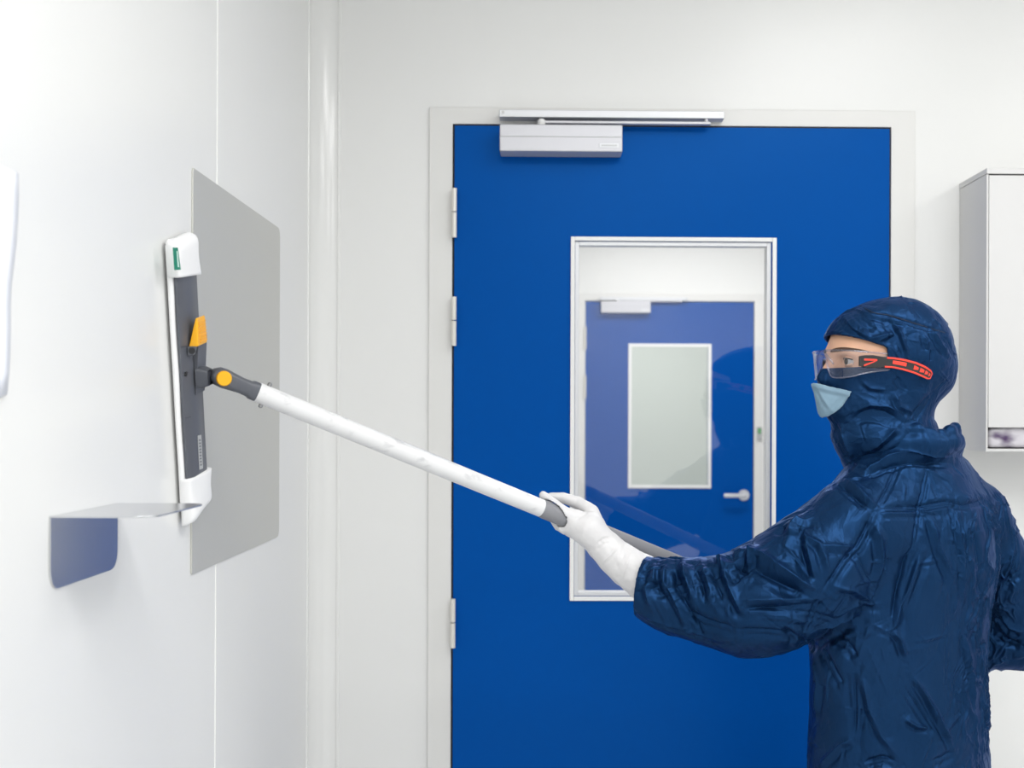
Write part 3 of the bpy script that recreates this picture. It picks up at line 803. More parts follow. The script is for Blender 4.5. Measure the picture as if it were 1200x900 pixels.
# ---- coverall
hc = 0.0033
f = Field((0.12, 1.82, 0.715), (1.10, 2.58, 1.46), hc)
X, Y, Z = f.grid()
def torso(fld, shrink=0.0, top=1.345):
    zs = np.array([0.70, 0.80, 0.90, 1.00, 1.10, 1.18, 1.25, 1.31, 1.36])
    cxs = np.array([1056, 1054, 1053, 1052, 1055, 1064, 1070, 1072, 1070.])
    aa = np.array([0.180, 0.186, 0.188, 0.188, 0.190, 0.190, 0.180, 0.150, 0.10]) - shrink
    bb = np.array([0.140, 0.145, 0.140, 0.137, 0.138, 0.140, 0.130, 0.112, 0.085]) - shrink
    cx = np.array([P(c, 490 - (z - CAM_Z) * 1391 / 2.13, 2.13).x for c, z in zip(cxs, zs)])
    zz = fld.ax[2]
    a = np.interp(zz, zs, aa)[None, None, :]; b = np.interp(zz, zs, bb)[None, None, :]; c = np.interp(zz, zs, cx)[None, None, :]
    Xg, Yg, Zg = fld.grid()
    s = (Xg - c) * axs.x + (Yg - 2.13) * axs.y; q = (Xg - c) * fwd.x + (Yg - 2.13) * fwd.y
    k0 = np.sqrt((s / a) ** 2 + (q / b) ** 2 + 1e-9)
    k1 = np.sqrt((s / a ** 2) ** 2 + (q / b ** 2) ** 2 + 1e-9)
    d = k0 * (k0 - 1) / k1
    d = np.maximum(d, Zg - top); d = np.maximum(d, 0.72 - Zg)
    return d.astype(np.float32)
d = torso(f)
f.put((slice(None),) * 3, d, 0.0, 'u')
nkb = P(1062, 533, 2.13)
k = 0.045
f.cone(np3(nkb), np3(shL + Vector((0.01, 0, 0.0))), 0.075, 0.080, k)
f.cone(np3(nkb), np3(shR), 0.072, 0.066, k)
# left sleeve (towards the camera), baggy
def PS(lst): return [np3(P(a, b, c)) for a, b, c, _ in lst], [r_ for *_, r_ in lst]
pts, rr = PS([(1000, 622, 2.03, 0.083), (955, 665, 2.01, 0.090), (905, 697, 2.01, 0.090), (868, 707, 2.025, 0.083), (822, 703, 2.05, 0.069), (785, 697, 2.07, 0.057), (735, 682, 2.092, 0.053)])
f.chain(pts, rr, 0.03)
# right sleeve
pts2, rr2 = [np3(shR), np3(shR.lerp(elR, .5)), np3(elR), np3(elR.lerp(wrR, .5)), np3(wrR)], [0.068, 0.066, 0.068, 0.058, 0.048]
f.chain(pts2, rr2, 0.02)
# collar: a thick folded band round the neck, standing higher at the back
colpts = []
cc = P(1062, 526, 2.13)
for i in range(25):
    a = 2 * math.pi * i / 24
    lift = 0.026 * (0.5 - 0.5 * math.cos(a - 0.25))
    pos = Vector((cc.x, cc.y, cc.z)) + fwd * math.cos(a) * 0.088 + axs * math.sin(a) * 0.084 + Vector((0, 0, lift - 0.012 + 0.004 * math.sin(5 * a)))
    colpts.append(np3(pos))
f.chain(colpts, [0.013] * 25, 0.014)
colup = [c_ + np.array([0, 0, 0.018 + 0.004 * math.sin(i * 1.3)]) for i, c_ in enumerate(colpts)]
f.chain(colup, [0.0085] * 25, 0.006)
# flap of the collar sticking out at the nape
f.cone(np3(P(1085, 502, 2.10)), np3(P(1112, 519, 2.08)), 0.016, 0.012, 0.015)
f.cone(np3(P(1083, 499, 2.12)), np3(P(1070, 512, 2.06)), 0.010, 0.010, 0.015)
# hollow for the neck
f.cone(np3(cc + Vector((0, 0, -0.02))), np3(cc + Vector((0, 0, 0.12))), 0.066, 0.076, 0.006, 's')
# open cuff of the left sleeve
c0, c1 = P(750, 690, 2.087), P(800, 699, 2.06)
ax_ = (c1 - c0).normalized()
cutn = (P(752, 689, 2.085) - P(789, 696, 2.066)).normalized()
sl, x_, y_, z_ = f.region(np3(c0) - 0.13, np3(c0) + 0.13)
pd = (x_ - c0.x) * cutn.x + (y_ - c0.y) * cutn.y + (z_ - c0.z) * cutn.z
f.put(sl, -pd.astype(np.float32), 0.006, 's')
f.chain([np3(P(730, 676, 2.10)), np3(P(757, 690, 2.085)), np3(P(800, 699, 2.06))], [0.049, 0.048, 0.035], 0.004, 's')
f.cone(np3(pole_pt(700)), np3(pole_pt(1075)), RP + 0.007, RP + 0.007, 0.002, 's')
V, F = f.mesh(); V = relax(V, F, 4); V, F = split4(V, F); V = relax(V, F, 2)
N = normals(V, F)
# broad hang of the cloth, crumple facets, then the folds the photo shows
up = V[:, 2] > 0.70
disp = np.zeros(len(V))
idx = np.nonzero(up)[0]
Vu = V[idx]
warp = np.stack([fbm(Vu, (7, 7, 7), s_) for s_ in (3.1, 11.7, 23.3)], 1) * 0.05
Vw = Vu + warp
d1 = vor(Vw, (9, 9, 6.0), 2.0)            # large crumple
n1 = fbm(Vu, (6, 6, 4), 5.0)
disp[idx] += -0.0022 * np.exp(-d1 * 7) + 0.0045 * n1
dl = np.array([np.interp(p_, [0.2, 0.5, 0.6], [1, 1, 0]) for p_ in Vu[:, 0]])
sleeve = V[:, 0] < 0.52
disp += crumple(V, N, 420, 1, (0.0008, 0.0034), (0.0018, 0.0050), (0.025, 0.10), (0.1, 0.0, 0.66), ~sleeve)
disp += crumple(V, N, 190, 2, (0.0008, 0.0036), (0.0018, 0.0055), (0.025, 0.09), (0.2, 0.0, 0.2), sleeve)
# vertical crinkles down the back
bk = np.clip((Vu[:, 0] - 0.66) / 0.06, 0, 1) * np.clip((0.90 - Vu[:, 0]) / 0.03, 0, 1) * np.clip((Vu[:, 2] - 0.82) / 0.1, 0, 1) * np.clip((1.32 - Vu[:, 2]) / 0.04, 0, 1)
cr = 1 - np.abs(fbm(Vw, (40, 40, 5), 9.0)) * 2.0
disp[idx] += 0.0048 * bk * np.clip(cr, 0, 1) ** 3
L = []
LK = 1.45
def ln(h, w, *pts): L.append((pts, h * LK * 1e-3, w * 1e-3))
# sleeve
ln(11, 13, (868, 644), (895, 653), (925, 672), (961, 694))
ln(-5, 8, (880, 664), (915, 683), (945, 697))
ln(6, 8, (862, 703), (910, 702), (958, 702))
ln(-4, 7, (870, 714), (910, 712), (955, 708))
ln(-7, 6, (961, 694), (975, 678), (990, 655), (1005, 640), (1018, 612), (1026, 595))
ln(6, 7, (955, 680), (949, 655), (943, 628))
ln(-5, 6, (950, 685), (944, 660), (936, 635))
ln(5, 6, (972, 675), (967, 652), (960, 638), (944, 629), (942, 610))
ln(5, 6, (963, 640), (985, 641), (1003, 641))
ln(6, 7, (988, 560), (1003, 572), (1014, 583), (1026, 595))
ln(-4, 5, (984, 566), (1000, 580), (1018, 595))
ln(-4, 4, (1026, 595), (1050, 594), (1080, 593), (1110, 587), (1130, 592), (1150, 586), (1168, 580))
ln(2, 5, (1026, 602), (1050, 601), (1080, 600), (1108, 596))
ln(6, 7, (1024, 612), (1031, 632), (1033, 655), (1027, 686))
ln(-5, 6, (1005, 642), (1012, 660), (1024, 684))
ln(5, 6, (978, 687), (1000, 692), (1027, 708))
ln(5, 6, (998, 711), (1012, 706), (1027, 708))
ln(-9, 8, (928, 764), (945, 755), (960, 744), (985, 732), (1002, 728))
ln(7, 8, (965, 735), (985, 724), (1004, 719))
ln(-7, 7, (975, 742), (992, 752), (1006, 772))
ln(-5, 6, (858, 737), (900, 738), (932, 744), (960, 760))
ln(-5, 6, (959, 700), (952, 722), (940, 744))
ln(4, 6, (886, 720), (920, 722), (952, 730))
ln(-4, 6, (884, 712), (945, 718), (990, 728))
ln(4, 6, (925, 728), (935, 745), (930, 762))
# cuff end
ln(12, 12, (838, 660), (846, 656), (852, 668))
ln(9, 10, (800, 660), (803, 668), (806, 680))
ln(9, 9, (768, 664), (766, 674), (768, 684))
ln(9, 12, (940, 606), (930, 616), (925, 630))
ln(8, 8, (783, 655), (779, 668), (778, 683), (788, 700), (796, 718), (808, 742))
ln(-8, 8, (791, 660), (789, 685), (800, 706), (812, 730), (828, 752))
ln(7, 8, (800, 662), (807, 685), (814, 705))
ln(-6, 7, (813, 662), (820, 680), (824, 700))
ln(7, 8, (822, 661), (830, 685), (836, 708))
ln(-7, 7, (830, 662), (838, 685), (846, 706))
ln(8, 8, (846, 655), (851, 676), (858, 692), (868, 712), (880, 716))
ln(-12, 11, (858, 656), (866, 664), (876, 672))
ln(7, 8, (882, 640), (878, 654), (874, 664))
ln(6, 8, (760, 672), (757, 690), (762, 712))
ln(-5, 7, (766, 680), (772, 690), (768, 675))
ln(-5, 7, (800, 715), (830, 728), (862, 736))
ln(5, 8, (750, 720), (790, 735), (840, 750))
# back and flank
ln(-8, 8, (1072, 636), (1062, 660), (1052, 690), (1045, 730))
ln(7, 8, (1080, 645), (1068, 680), (1056, 712), (1045, 745))
ln(6, 5, (1045, 738), (1056, 750), (1063, 772))
ln(6, 5, (1067, 788), (1085, 815), (1103, 848), (1118, 880))
ln(-5, 6, (1060, 800), (1080, 830), (1100, 862))
ln(5, 4, (1060, 842), (1074, 851), (1090, 853))
ln(-6, 7, (962, 758), (975, 784), (990, 808))
ln(5, 7, (952, 765), (958, 800), (954, 840))
ln(5, 6, (1010, 790), (1018, 830), (1032, 862), (1055, 890))
ln(-6, 7, (1000, 785), (1002, 830), (1000, 868))
ln(5, 6, (960, 898), (985, 872), (1000, 866))
ln(5, 6, (1090, 604), (1100, 640), (1120, 690))
ln(5, 5, (1118, 600), (1128, 650), (1130, 700))
ln(-5, 5, (1140, 610), (1150, 660), (1152, 705))
ln(5, 5, (1128, 740), (1138, 790), (1142, 830))
ln(5, 5, (1150, 820), (1158, 850), (1162, 880))
ln(-5, 6, (1120, 880), (1105, 888), (1090, 892))
ln(-7, 6, (1010, 895), (1035, 888), (1052, 893))
ln(7, 8, (1005, 545), (1015, 552), (1040, 538), (1065, 530), (1095, 532), (1115, 536))
ln(-5, 5, (1008, 560), (1030, 548), (1060, 540), (1095, 541), (1116, 543))
ln(-4, 4, (1052, 540), (1040, 570), (1026, 595))
ln(-4, 4, (1086, 545), (1082, 575), (1076, 600), (1070, 640))
ln(5, 6, (1190, 640), (1182, 665), (1172, 685))
ln(-6, 6, (1196, 668), (1185, 676), (1172, 690))
ln(6, 7, (1172, 720), (1185, 735), (1200, 742))
ln(-7, 6, (1168, 740), (1180, 750), (1198, 757))
disp += ridge_lines(V, F, N, L)
V = V + N * disp[:, None]
cov = mesh_obj('coverall', V, F, 'coverall', person)
ft = Field((0.35, 1.85, 0.06), (1.00, 2.45, 0.80), 0.006)
for hp_, sg in ((hpL, -1), (hpR, 1)):
    kn = hp_ + axs * sg * 0.01 + Vector((0, 0, -0.40)) + fwd * 0.02; an = kn + Vector((0, 0, -0.34)) - fwd * 0.02
    ft.chain([np3(hp_ - Vector((0, 0, 0.14))), np3(kn), np3(an)], [0.098, 0.085, 0.075], 0.03)
ft.ell(np3(hipc - Vector((0, 0, 0.1))), (0.17, 0.13, 0.09), 0.04, 'u', [tuple(axs), tuple(fwd), (0, 0, 1)])
Vt, Ft = ft.mesh(); Vt = relax(Vt, Ft, 3); Nt = normals(Vt, Ft)
Vt = Vt + Nt * (0.004 * np.sin(Vt[:, 2] * 60 + Vt[:, 0] * 30))[:, None]
mesh_obj('trousers', Vt, Ft, 'coverall', person)
cov_bvh = BVHTree.FromPolygons([Vector(v) for v in V], F.tolist())

# ---- head frame
HD = 2.115
H0 = P(1040, 425, HD)
ya_ = math.radians(15)
Fh = Vector((-math.cos(ya_), -math.sin(ya_), 0)); Uh = Vector((0, 0, 1)); Wh = Vector((math.sin(ya_), -math.cos(ya_), 0))
PXM = 1391 / HD
def HL(u, v, w=0.0): return H0 + Fh * u + Uh * v + Wh * w
def hl(px, py, w=0.0):
    """head axes (u,v) of a photo pixel at side offset w"""
    r = ray(px, py); n_ = Wh; t = ((H0 + Wh * w) - CAM).dot(n_) / r.dot(n_); q = CAM + r * t - H0
    return q.dot(Fh), q.dot(Uh)
RH = [tuple(Fh), tuple(Uh), tuple(Wh)]
def n3(u, v, w=0.0): return np3(HL(u, v, w))
# ---- body: one continuous skin surface under the clothes
fb = Field((0.0, 1.80, 0.02), (1.10, 2.62, 1.72), 0.004)
fb.put((slice(None),) * 3, torso(fb, 0.03, 1.33), 0.0, 'u')
fb.cone(np3(nkb), np3(shL), 0.045, 0.05, 0.04); fb.cone(np3(nkb), np3(shR), 0.045, 0.042, 0.04)
fb.chain([np3(shL), np3(elL), np3(P(756, 680, 2.098)), np3(P(722, 655, 2.116)), np3(P(709, 642, 2.118))], [0.048, 0.038, 0.029, 0.024, 0.021], 0.01)
fb.chain([np3(shR), np3(elR), np3(wrR)], [0.044, 0.038, 0.025], 0.02)
for hp_, sg in ((hpL, -1), (hpR, 1)):
    kn = hp_ + axs * sg * 0.01 + Vector((0, 0, -0.40)) + fwd * 0.02; an = kn + Vector((0, 0, -0.38)) - fwd * 0.02
    fb.chain([np3(hp_), np3(kn), np3(an)], [0.066, 0.052, 0.038], 0.03)
    fb.cone(np3(an + Vector((0, 0, -0.025))), np3(an + fwd * 0.13 + Vector((0, 0, -0.04))), 0.034, 0.024, 0.02)
fb.cone(n3(-0.02, -0.05), np3(nkb - Vector((0, 0, 0.02))), 0.055, 0.060, 0.03)
def head(fl):
    fl.ell(n3(0.0, 0.022), (0.110, 0.088, 0.074), 0.01, 'u', RH)
    fl.cone(n3(0.042, -0.005), n3(0.066, -0.062), 0.068, 0.043, 0.02)
    fl.cone(n3(0.07, -0.06, 0), n3(0.088, -0.085, 0), 0.035, 0.02, 0.02)
    fl.cone(n3(0.094, 0.014, 0.036), n3(0.106, 0.014, 0.010), 0.010, 0.010, 0.012)
    fl.cone(n3(0.094, 0.014, -0.036), n3(0.106, 0.014, -0.010), 0.010, 0.010, 0.012)
    for s_ in (1, -1):
        fl.ell(n3(0.112, -0.002, 0.033 * s_), (0.018, 0.012, 0.019), 0.010, 's', RH)
        fl.cone(n3(0.070, -0.026, 0.034 * s_), n3(0.085, -0.030, 0.027 * s_), 0.022, 0.016, 0.015)
        fl.ell(n3(-0.005, -0.012, 0.066 * s_), (0.018, 0.028, 0.009), 0.006, 'u', RH)
    fl.cone(n3(0.107, 0.006), n3(0.126, -0.030), 0.009, 0.011, 0.012)
    for s_ in (1, -1): fl.cone(n3(0.118, -0.033, 0.008 * s_), n3(0.112, -0.034, 0.013 * s_), 0.008, 0.007, 0.006)
    fl.cone(n3(0.104, -0.056, 0.016), n3(0.104, -0.056, -0.016), 0.008, 0.008, 0.01)
    fl.cone(n3(0.102, -0.066, 0.014), n3(0.102, -0.066, -0.014), 0.008, 0.008, 0.008)
head(fb)
# hands of the body fill the gloves
HPX = lambda px, py, dd_: np3(P(px, py, dd_))
pd_ = 2.150
hand_L = {
 'palm': [((709, 640), 2.118, 0.0245), ((690, 622), 2.116, 0.0255), ((674, 611), 2.120, 0.0215)],
 'index': [((676, 609), 2.118, 0.0125), ((662, 601), 2.110, 0.0105), ((648, 589.5), 2.110, 0.0088), ((636.5, 580.5), 2.120, 0.0072)],
 'thumb': [((697, 613), 2.128, 0.017), ((693, 600), 2.140, 0.0135), ((678, 589.5), 2.158, 0.0115), ((660, 583.5), 2.160, 0.0098), ((646, 582.5), 2.160, 0.0080)],
 'middle': [((672, 617), 2.116, 0.0120), ((660, 618.5), 2.122, 0.0100), ((655, 616.5), 2.146, 0.0086), ((646, 605.5), 2.164, 0.0074)],
 'ring': [((678, 625), 2.114, 0.0115), ((669, 623.5), 2.126, 0.0095), ((662, 621.0), 2.152, 0.0084), ((664, 611), 2.172, 0.0075)],
 'little': [((686, 631), 2.116, 0.0100), ((680, 630), 2.130, 0.0085), ((676, 626), 2.152, 0.0074), ((677, 617), 2.170, 0.0066)]}
def put_hand(fl, hd, dr, k):
    for nm, ch in hd.items():
        pts = [HPX(a[0], a[1], b) for a, b, c in ch]; rr_ = [max(c - dr, 0.0035) for a, b, c in ch]
        for i in range(len(pts) - 1):
            fl.cone(pts[i], pts[i + 1], rr_[i], rr_[i + 1], k if (i == 0 or nm == 'palm') else 0.0015)
# right hand wraps the pole end
e1 = dirp; e2 = Vector((0, 0, 1)) - dirp * dirp.z; e2.normalize(); e3 = e1.cross(e2)
def GP(t, rad, ang): return np3(gR + e1 * t + (e2 * math.cos(ang) + e3 * math.sin(ang)) * rad)
sgn = 1 if e3.dot(Vector((0, -1, 0))) > 0 else -1
def right_hand(fl, dr, k):
    pc = GP(0.0, 0.034, sgn * 1.35)
    fl.cone(np3(wrR), pc, 0.025 - dr, 0.028 - dr, 0.012)
    for i, t in enumerate((-0.034, -0.012, 0.010, 0.030)):
        rr_ = (0.0095, 0.0100, 0.0095, 0.0085)[i] - dr
        a0 = [1.5, 0.6, -0.5, -1.6, -2.5]
        ch = [GP(t, 0.030 if j == 0 else 0.0268, sgn * a) for j, a in enumerate(a0)]
        fl.cone(pc, ch[0], 0.018 - dr, rr_, k)
        fl.chain(ch, [rr_ * (1 - 0.05 * j) for j in range(5)], 0.0015)
    th_ = [GP(-0.005, 0.034, sgn * 1.9), GP(-0.030, 0.029, sgn * 2.4), GP(-0.052, 0.026, sgn * 2.7)]
    fl.chain(th_, [0.013 - dr, 0.0105 - dr, 0.009 - dr], 0.003)
put_hand(fb, hand_L, 0.0035, 0.008)
right_hand(fb, 0.0035, 0.008)
fb.cone(np3(pole_pt(560)), np3(pole_pt(1040)), RP + 0.003, RP + 0.003, 0.001, 's')
V, F = fb.mesh(); V = relax(V, F, 4)
body = mesh_obj('body', V, F, 'skin', person)
# ---- eyes and brows
for s_ in (1, -1):
    ec = HL(0.0905, -0.001, 0.032 * s_)
    gaze = (Fh + Wh * 0.10 * s_ + Vector((0, 0, 0.0))).normalized()
    def sph(c, rad, a0, a1, nrm):
        e_ = nrm.orthogonal().normalized(); g = nrm.cross(e_); rg = []
        for i in range(13):
            a = a0 + (a1 - a0) * i / 12
            rg.append([c + nrm * math.cos(a) * rad + (e_ * math.cos(b * math.pi / 12) + g * math.sin(b * math.pi / 12)) * (math.sin(a) * rad + 1e-5) for b in range(24)])
        return MB().loft(rg)
    eb = sph(ec, 0.0118, 0.0, math.pi, gaze).build('eye', 'eye_white', person, smooth=True)
    ir = sph(ec, 0.01205, 0.0, 0.50, gaze).build('iris', 'iris', eb, smooth=True)
    sph(ec, 0.0122, 0.0, 0.22, gaze).build('pupil', 'pupil', eb, smooth=True)
    # lids: two skin crescents hugging the ball
    for nm, lo_, hi_ in (('upper_lid', 0.42, 1.2), ('lower_lid', -1.15, -0.50)):
        rg = []
        for i in range(13):
            al = -1.25 + 2.5 * i / 12
            row = []
            for j in range(7):
                be_ = lo_ + (hi_ - lo_) * j / 6 if nm == 'upper_lid' else hi_ + (lo_ - hi_) * j / 6
                be_ *= (1 if j else math.cos(al * 0.9) * 1.0)
                dv = Fh * math.cos(al) * math.cos(be_) + Wh * math.sin(al) * math.cos(be_) + Uh * math.sin(be_)
                row.append(ec + dv * 0.0135)
            rg.append(row)
        vs = [p for r_ in rg for p in r_] + [ec + (p - ec) * 0.9 for r_ in rg for p in r_]
        n0 = 13 * 7
        fs = [(i * 7 + j, i * 7 + j + 1, (i + 1) * 7 + j + 1, (i + 1) * 7 + j) for i in range(12) for j in range(6)]
        fs2 = [tuple(q + n0 for q in f_[::-1]) for f_ in fs]
        bd = [i * 7 for i in range(13)] + [12 * 7 + j for j in range(1, 7)] + [i * 7 + 6 for i in range(11, -1, -1)] + [j for j in range(5, 0, -1)]
        sd = [(bd[i], bd[(i + 1) % len(bd)], bd[(i + 1) % len(bd)] + n0, bd[i] + n0) for i in range(len(bd))]
        MB().add(vs, fs + fs2 + sd).build('eyelid', 'skin', eb, smooth=True)
        if nm == 'upper_lid':
            MB().tube([r_[0] + (r_[0] - ec) * 0.04 for r_ in rg[2:]], 0.0011, 8).build('eyelashes', 'pupil', eb, smooth=True)
bvh_b = BVHTree.FromPolygons([Vector(v) for v in V], F.tolist())
for s_ in (1, -1):
    br = []
    for i in range(9):
        t = i / 8; w = (0.012 + 0.044 * t) * s_; v = 0.0175 + 0.004 * math.sin(t * 2.6) - 0.005 * t * t
        hit = bvh_b.ray_cast(HL(0.25, v, w * 1.3), (-Fh - Wh * s_ * 0.06).normalized())
        br.append((hit[0] if hit[0] else HL(0.1, v, w)))
    MB().tube(br, [0.0022, 0.0034, 0.0038, 0.0038, 0.0036, 0.0033, 0.0028, 0.0022, 0.0010], 10, flat=0.5).build('eyebrow', 'brow', person, smooth=True)

# ---- hood
def hood_outer(fl, g=0.0, k=0.02):
    fl.ell(n3(-0.014, 0.016), (0.112 + g, 0.104 + g, 0.090 + g), k, 'u', RH)
    fl.cone(n3(-0.055, -0.005), n3(-0.075, -0.015), 0.066 + g, 0.052 + g, 0.03)
    fl.cone(n3(0.050, 0.028), n3(0.046, 0.006), 0.070 + g, 0.070 + g, k)
    fl.cone(n3(0.046, 0.0), n3(0.068, -0.062), 0.072 + g, 0.049 + g, k)
    fl.cone(n3(0.07, -0.062), n3(0.092, -0.084), 0.040 + g, 0.026 + g, k)
    fl.cone(n3(0.107, 0.0), n3(0.124, -0.030), 0.013 + g, 0.014 + g, k)
    fl.ell(n3(0.005, -0.075), (0.088 + g, 0.055 + g, 0.074 + g), 0.03, 'u', RH)
    fl.ell(n3(0.004, -0.130), (0.098 + g, 0.062 + g, 0.080 + g), 0.02, 'u', RH)
    fl.cone(n3(0.052, -0.130), n3(0.045, -0.17), 0.040 + g, 0.042 + g, 0.02)
def opening(fl):
    Xg, Yg, Zg = fl.grid()
    px_, py_, pz_ = Xg - H0.x, Yg - H0.y, Zg - H0.z
    u = px_ * Fh.x + py_ * Fh.y; v = pz_ + 0 * px_ + 0 * py_; w = px_ * Wh.x + py_ * Wh.y
    topv = 0.048 - (0.118 - u) * 0.36; botv = -0.012 + (0.12 - u) * 0.03
    topv = np.minimum(topv, 0.048)
    d = np.maximum(np.maximum(v - topv, botv - v), 0.046 + 0.10 * np.abs(v - 0.006) - u)
    return d.astype(np.float32)
hh = 0.0026
lo = np3(H0) - np.array([0.19, 0.15, 0.205]); hi = np3(H0) + np.array([0.17, 0.15, 0.155])
fo = Field(lo, hi, hh); hood_outer(fo)
ho_solid = fo.v.copy()
op = opening(fo)
fo.v = np.maximum(np.maximum(ho_solid, -(ho_solid + 0.0065)), -op).astype(np.float32)
V, F = fo.mesh(); V = relax(V, F, 3); V, F = split4(V, F); V = relax(V, F, 2); N = normals(V, F)
warp = np.stack([fbm(V, (14, 14, 14), s_) for s_ in (1.1, 6.7, 13.3)], 1) * 0.025
d1 = vor(V + warp, (15, 15, 15), 4.0); n1 = fbm(V, (10, 10, 10), 2.0)
disp = -0.0014 * np.exp(-d1 * 6) + 0.0022 * n1 + crumple(V, N, 230, 5, (0.0007, 0.0027), (0.0014, 0.0040), (0.015, 0.06), (0.35, 0.1, 0.2))
outer = np.zeros(len(V), bool)
L = []
LK = 1.5
ln(-3.5, 3.0, (992, 353), (1008, 358), (1022, 366), (1040, 368), (1060, 375), (1085, 383), (1108, 389))
ln(2.5, 4, (996, 358), (1010, 364), (1024, 371), (1042, 374), (1064, 381))
ln(4, 5, (985, 365), (998, 384), (1020, 398), (1040, 392), (1053, 386))
ln(-4, 5, (990, 376), (1004, 392), (1022, 402))
ln(4, 4, (1045, 376), (1056, 392), (1062, 410), (1064, 420))
ln(-3, 5, (1038, 372), (1050, 394), (1056, 412))
ln(4, 5, (1012, 408), (1030, 400), (1050, 390))
ln(4, 5, (970, 388), (990, 392), (1005, 404))
ln(-3, 4, (1000, 362), (1012, 376), (1028, 388))
ln(4, 5, (1090, 384), (1102, 404), (1112, 416))
ln(3, 4, (1082, 390), (1088, 410), (1086, 432))
ln(-3, 4, (1100, 388), (1112, 400), (1118, 414))
ln(4, 5, (1048, 460), (1054, 476), (1070, 484))
ln(-4, 5, (1090, 462), (1078, 478), (1066, 490))
ln(6, 7, (1002, 482), (1018, 474), (1040, 476), (1062, 488))
ln(-6, 6, (998, 492), (1014, 484), (1035, 487), (1050, 496))
ln(5, 6, (986, 500), (992, 520), (1000, 540))
ln(-6, 6, (980, 498), (984, 515), (990, 536))
ln(5, 6, (1052, 500), (1040, 512), (1020, 528))
ln(3, 4, (1010, 446), (1020, 455), (1040, 457))
ln(-3, 4, (1050, 440), (1056, 452), (1066, 458))
disp += ridge_lines(V, F, N, L)
ijk = np.clip(np.round((V - fo.lo) / fo.h).astype(int), 0, np.array(op.shape) - 1)
disp = np.clip(disp, -0.008, 0.012) * np.clip(op[ijk[:, 0], ijk[:, 1], ijk[:, 2]] / 0.008, 0.05, 1)
# keep the inner layer with the outer one: displace along the radial direction of the outer solid
V = V + N * np.maximum(disp, -0.003)[:, None]
hood = mesh_obj('hood', V, F, 'hood', person)
hood_bvh = BVHTree.FromPolygons([Vector(v) for v in V], F.tolist())
# seam thread laid over the crown
sm = []
for (px, py) in ((992, 353), (1000, 355), (1008, 358), (1015, 362), (1022, 366), (1031, 368), (1040, 369), (1050, 372), (1060, 375), (1072, 379), (1085, 383), (1097, 387), (1107, 390)):
    h_ = hood_bvh.ray_cast(CAM, ray(px, py).normalized())
    if h_[0] is not None: sm.append(h_[0] + h_[1] * 0.0004)
if len(sm) > 2: MB().tube(sm, 0.0008, 8).build('seam', 'thread', hood, smooth=True)

LK = 0.8
# ---- mask: folded respirator over nose and chin
fm = Field(lo, hi, 0.0022)
hood_outer(fm, 0.0035)
fm.cone(n3(0.124, -0.038), n3(0.106, -0.078), 0.022, 0.030, 0.012)
fm.cone(n3(0.128, -0.040, 0.0), n3(0.092, -0.058, 0.046), 0.012, 0.010, 0.012)
fm.cone(n3(0.128, -0.040, 0.0), n3(0.092, -0.058, -0.046), 0.012, 0.010, 0.012)
fm.cone(n3(0.122, -0.064), n3(0.110, -0.092), 0.016, 0.015, 0.010)
Xg, Yg, Zg = fm.grid()
px_, py_, pz_ = Xg - H0.x, Yg - H0.y, Zg - H0.z
u = px_ * Fh.x + py_ * Fh.y; v = pz_ + 0 * px_ + 0 * py_; w = px_ * Wh.x + py_ * Wh.y
ua, va = hl(946, 442, 0.03); ub, vb = hl(1001, 458, 0.06); uc, vc = hl(963, 497, 0.02)
aw = np.abs(w)
topd = v - (va + (u - ua) * (vb - va) / (ub - ua))                     # above the top line -> positive
backd = ((ub - 0.0) + (v - vb) * (uc - ub) / (vc - vb) + 0.010 * np.sin(np.clip((v - vb) / (vc - vb), 0, 1) * math.pi) * -1) - u
botd = (vc - 0.002) - v
cut = np.maximum(np.maximum(topd, backd), botd)
ms = fm.v.copy()
fm2 = Field(lo, hi, 0.0022); hood_outer(fm2, -0.004)
fm.v = np.maximum(np.maximum(ms, -fm2.v), cut).astype(np.float32)
V, F = fm.mesh(); V = relax(V, F, 3); N = normals(V, F)
L = []
ln(3.0, 4, (957, 453), (964, 466), (974, 480))
ln(2.5, 4, (952, 452), (975, 458), (996, 462))
ln(-2, 4, (960, 466), (958, 476), (966, 488))
ln(2, 4, (985, 462), (976, 474), (970, 486))
disp = ridge_lines(V, F, N, L) + 0.0012 * fbm(V, (30, 30, 30), 4.0)
V = V + N * disp[:, None]
mask_o = mesh_obj('face_mask', V, F, 'mask', person)

# ---- safety glasses
gl = MB()
nu, nv_ = 48, 10
rows = []
for i in range(nu + 1):
    q = -1 + 2 * i / nu                                   # across the face, -1 far temple, 1 near temple
    ang = q * math.radians(104)
    w = 0.078 * math.sin(min(abs(ang), math.pi / 2)) ** 0.85 * (1 if q > 0 else -1)
    uu = 0.050 + 0.082 * (max(math.cos(ang), 0) ** 0.62 if abs(ang) < math.pi / 2 else 0) - max(0, abs(ang) - math.pi / 2) * 0.02
    aq = abs(q)
    top = 0.0185 - 0.009 * aq ** 2
    bot = -0.026 - 0.004 * math.sin(min(aq / 0.6, 1) * math.pi) + 0.012 * max(0, aq - 0.55) / 0.45
    bot += 0.030 * math.exp(-(q / 0.085) ** 2)            # notch over the nose
    rows.append([HL(uu - 0.010 * (1 - j / nv_) * 0.6 * (1 - aq * .5), bot + (top - bot) * j / nv_, w) for j in range(nv_ + 1)])
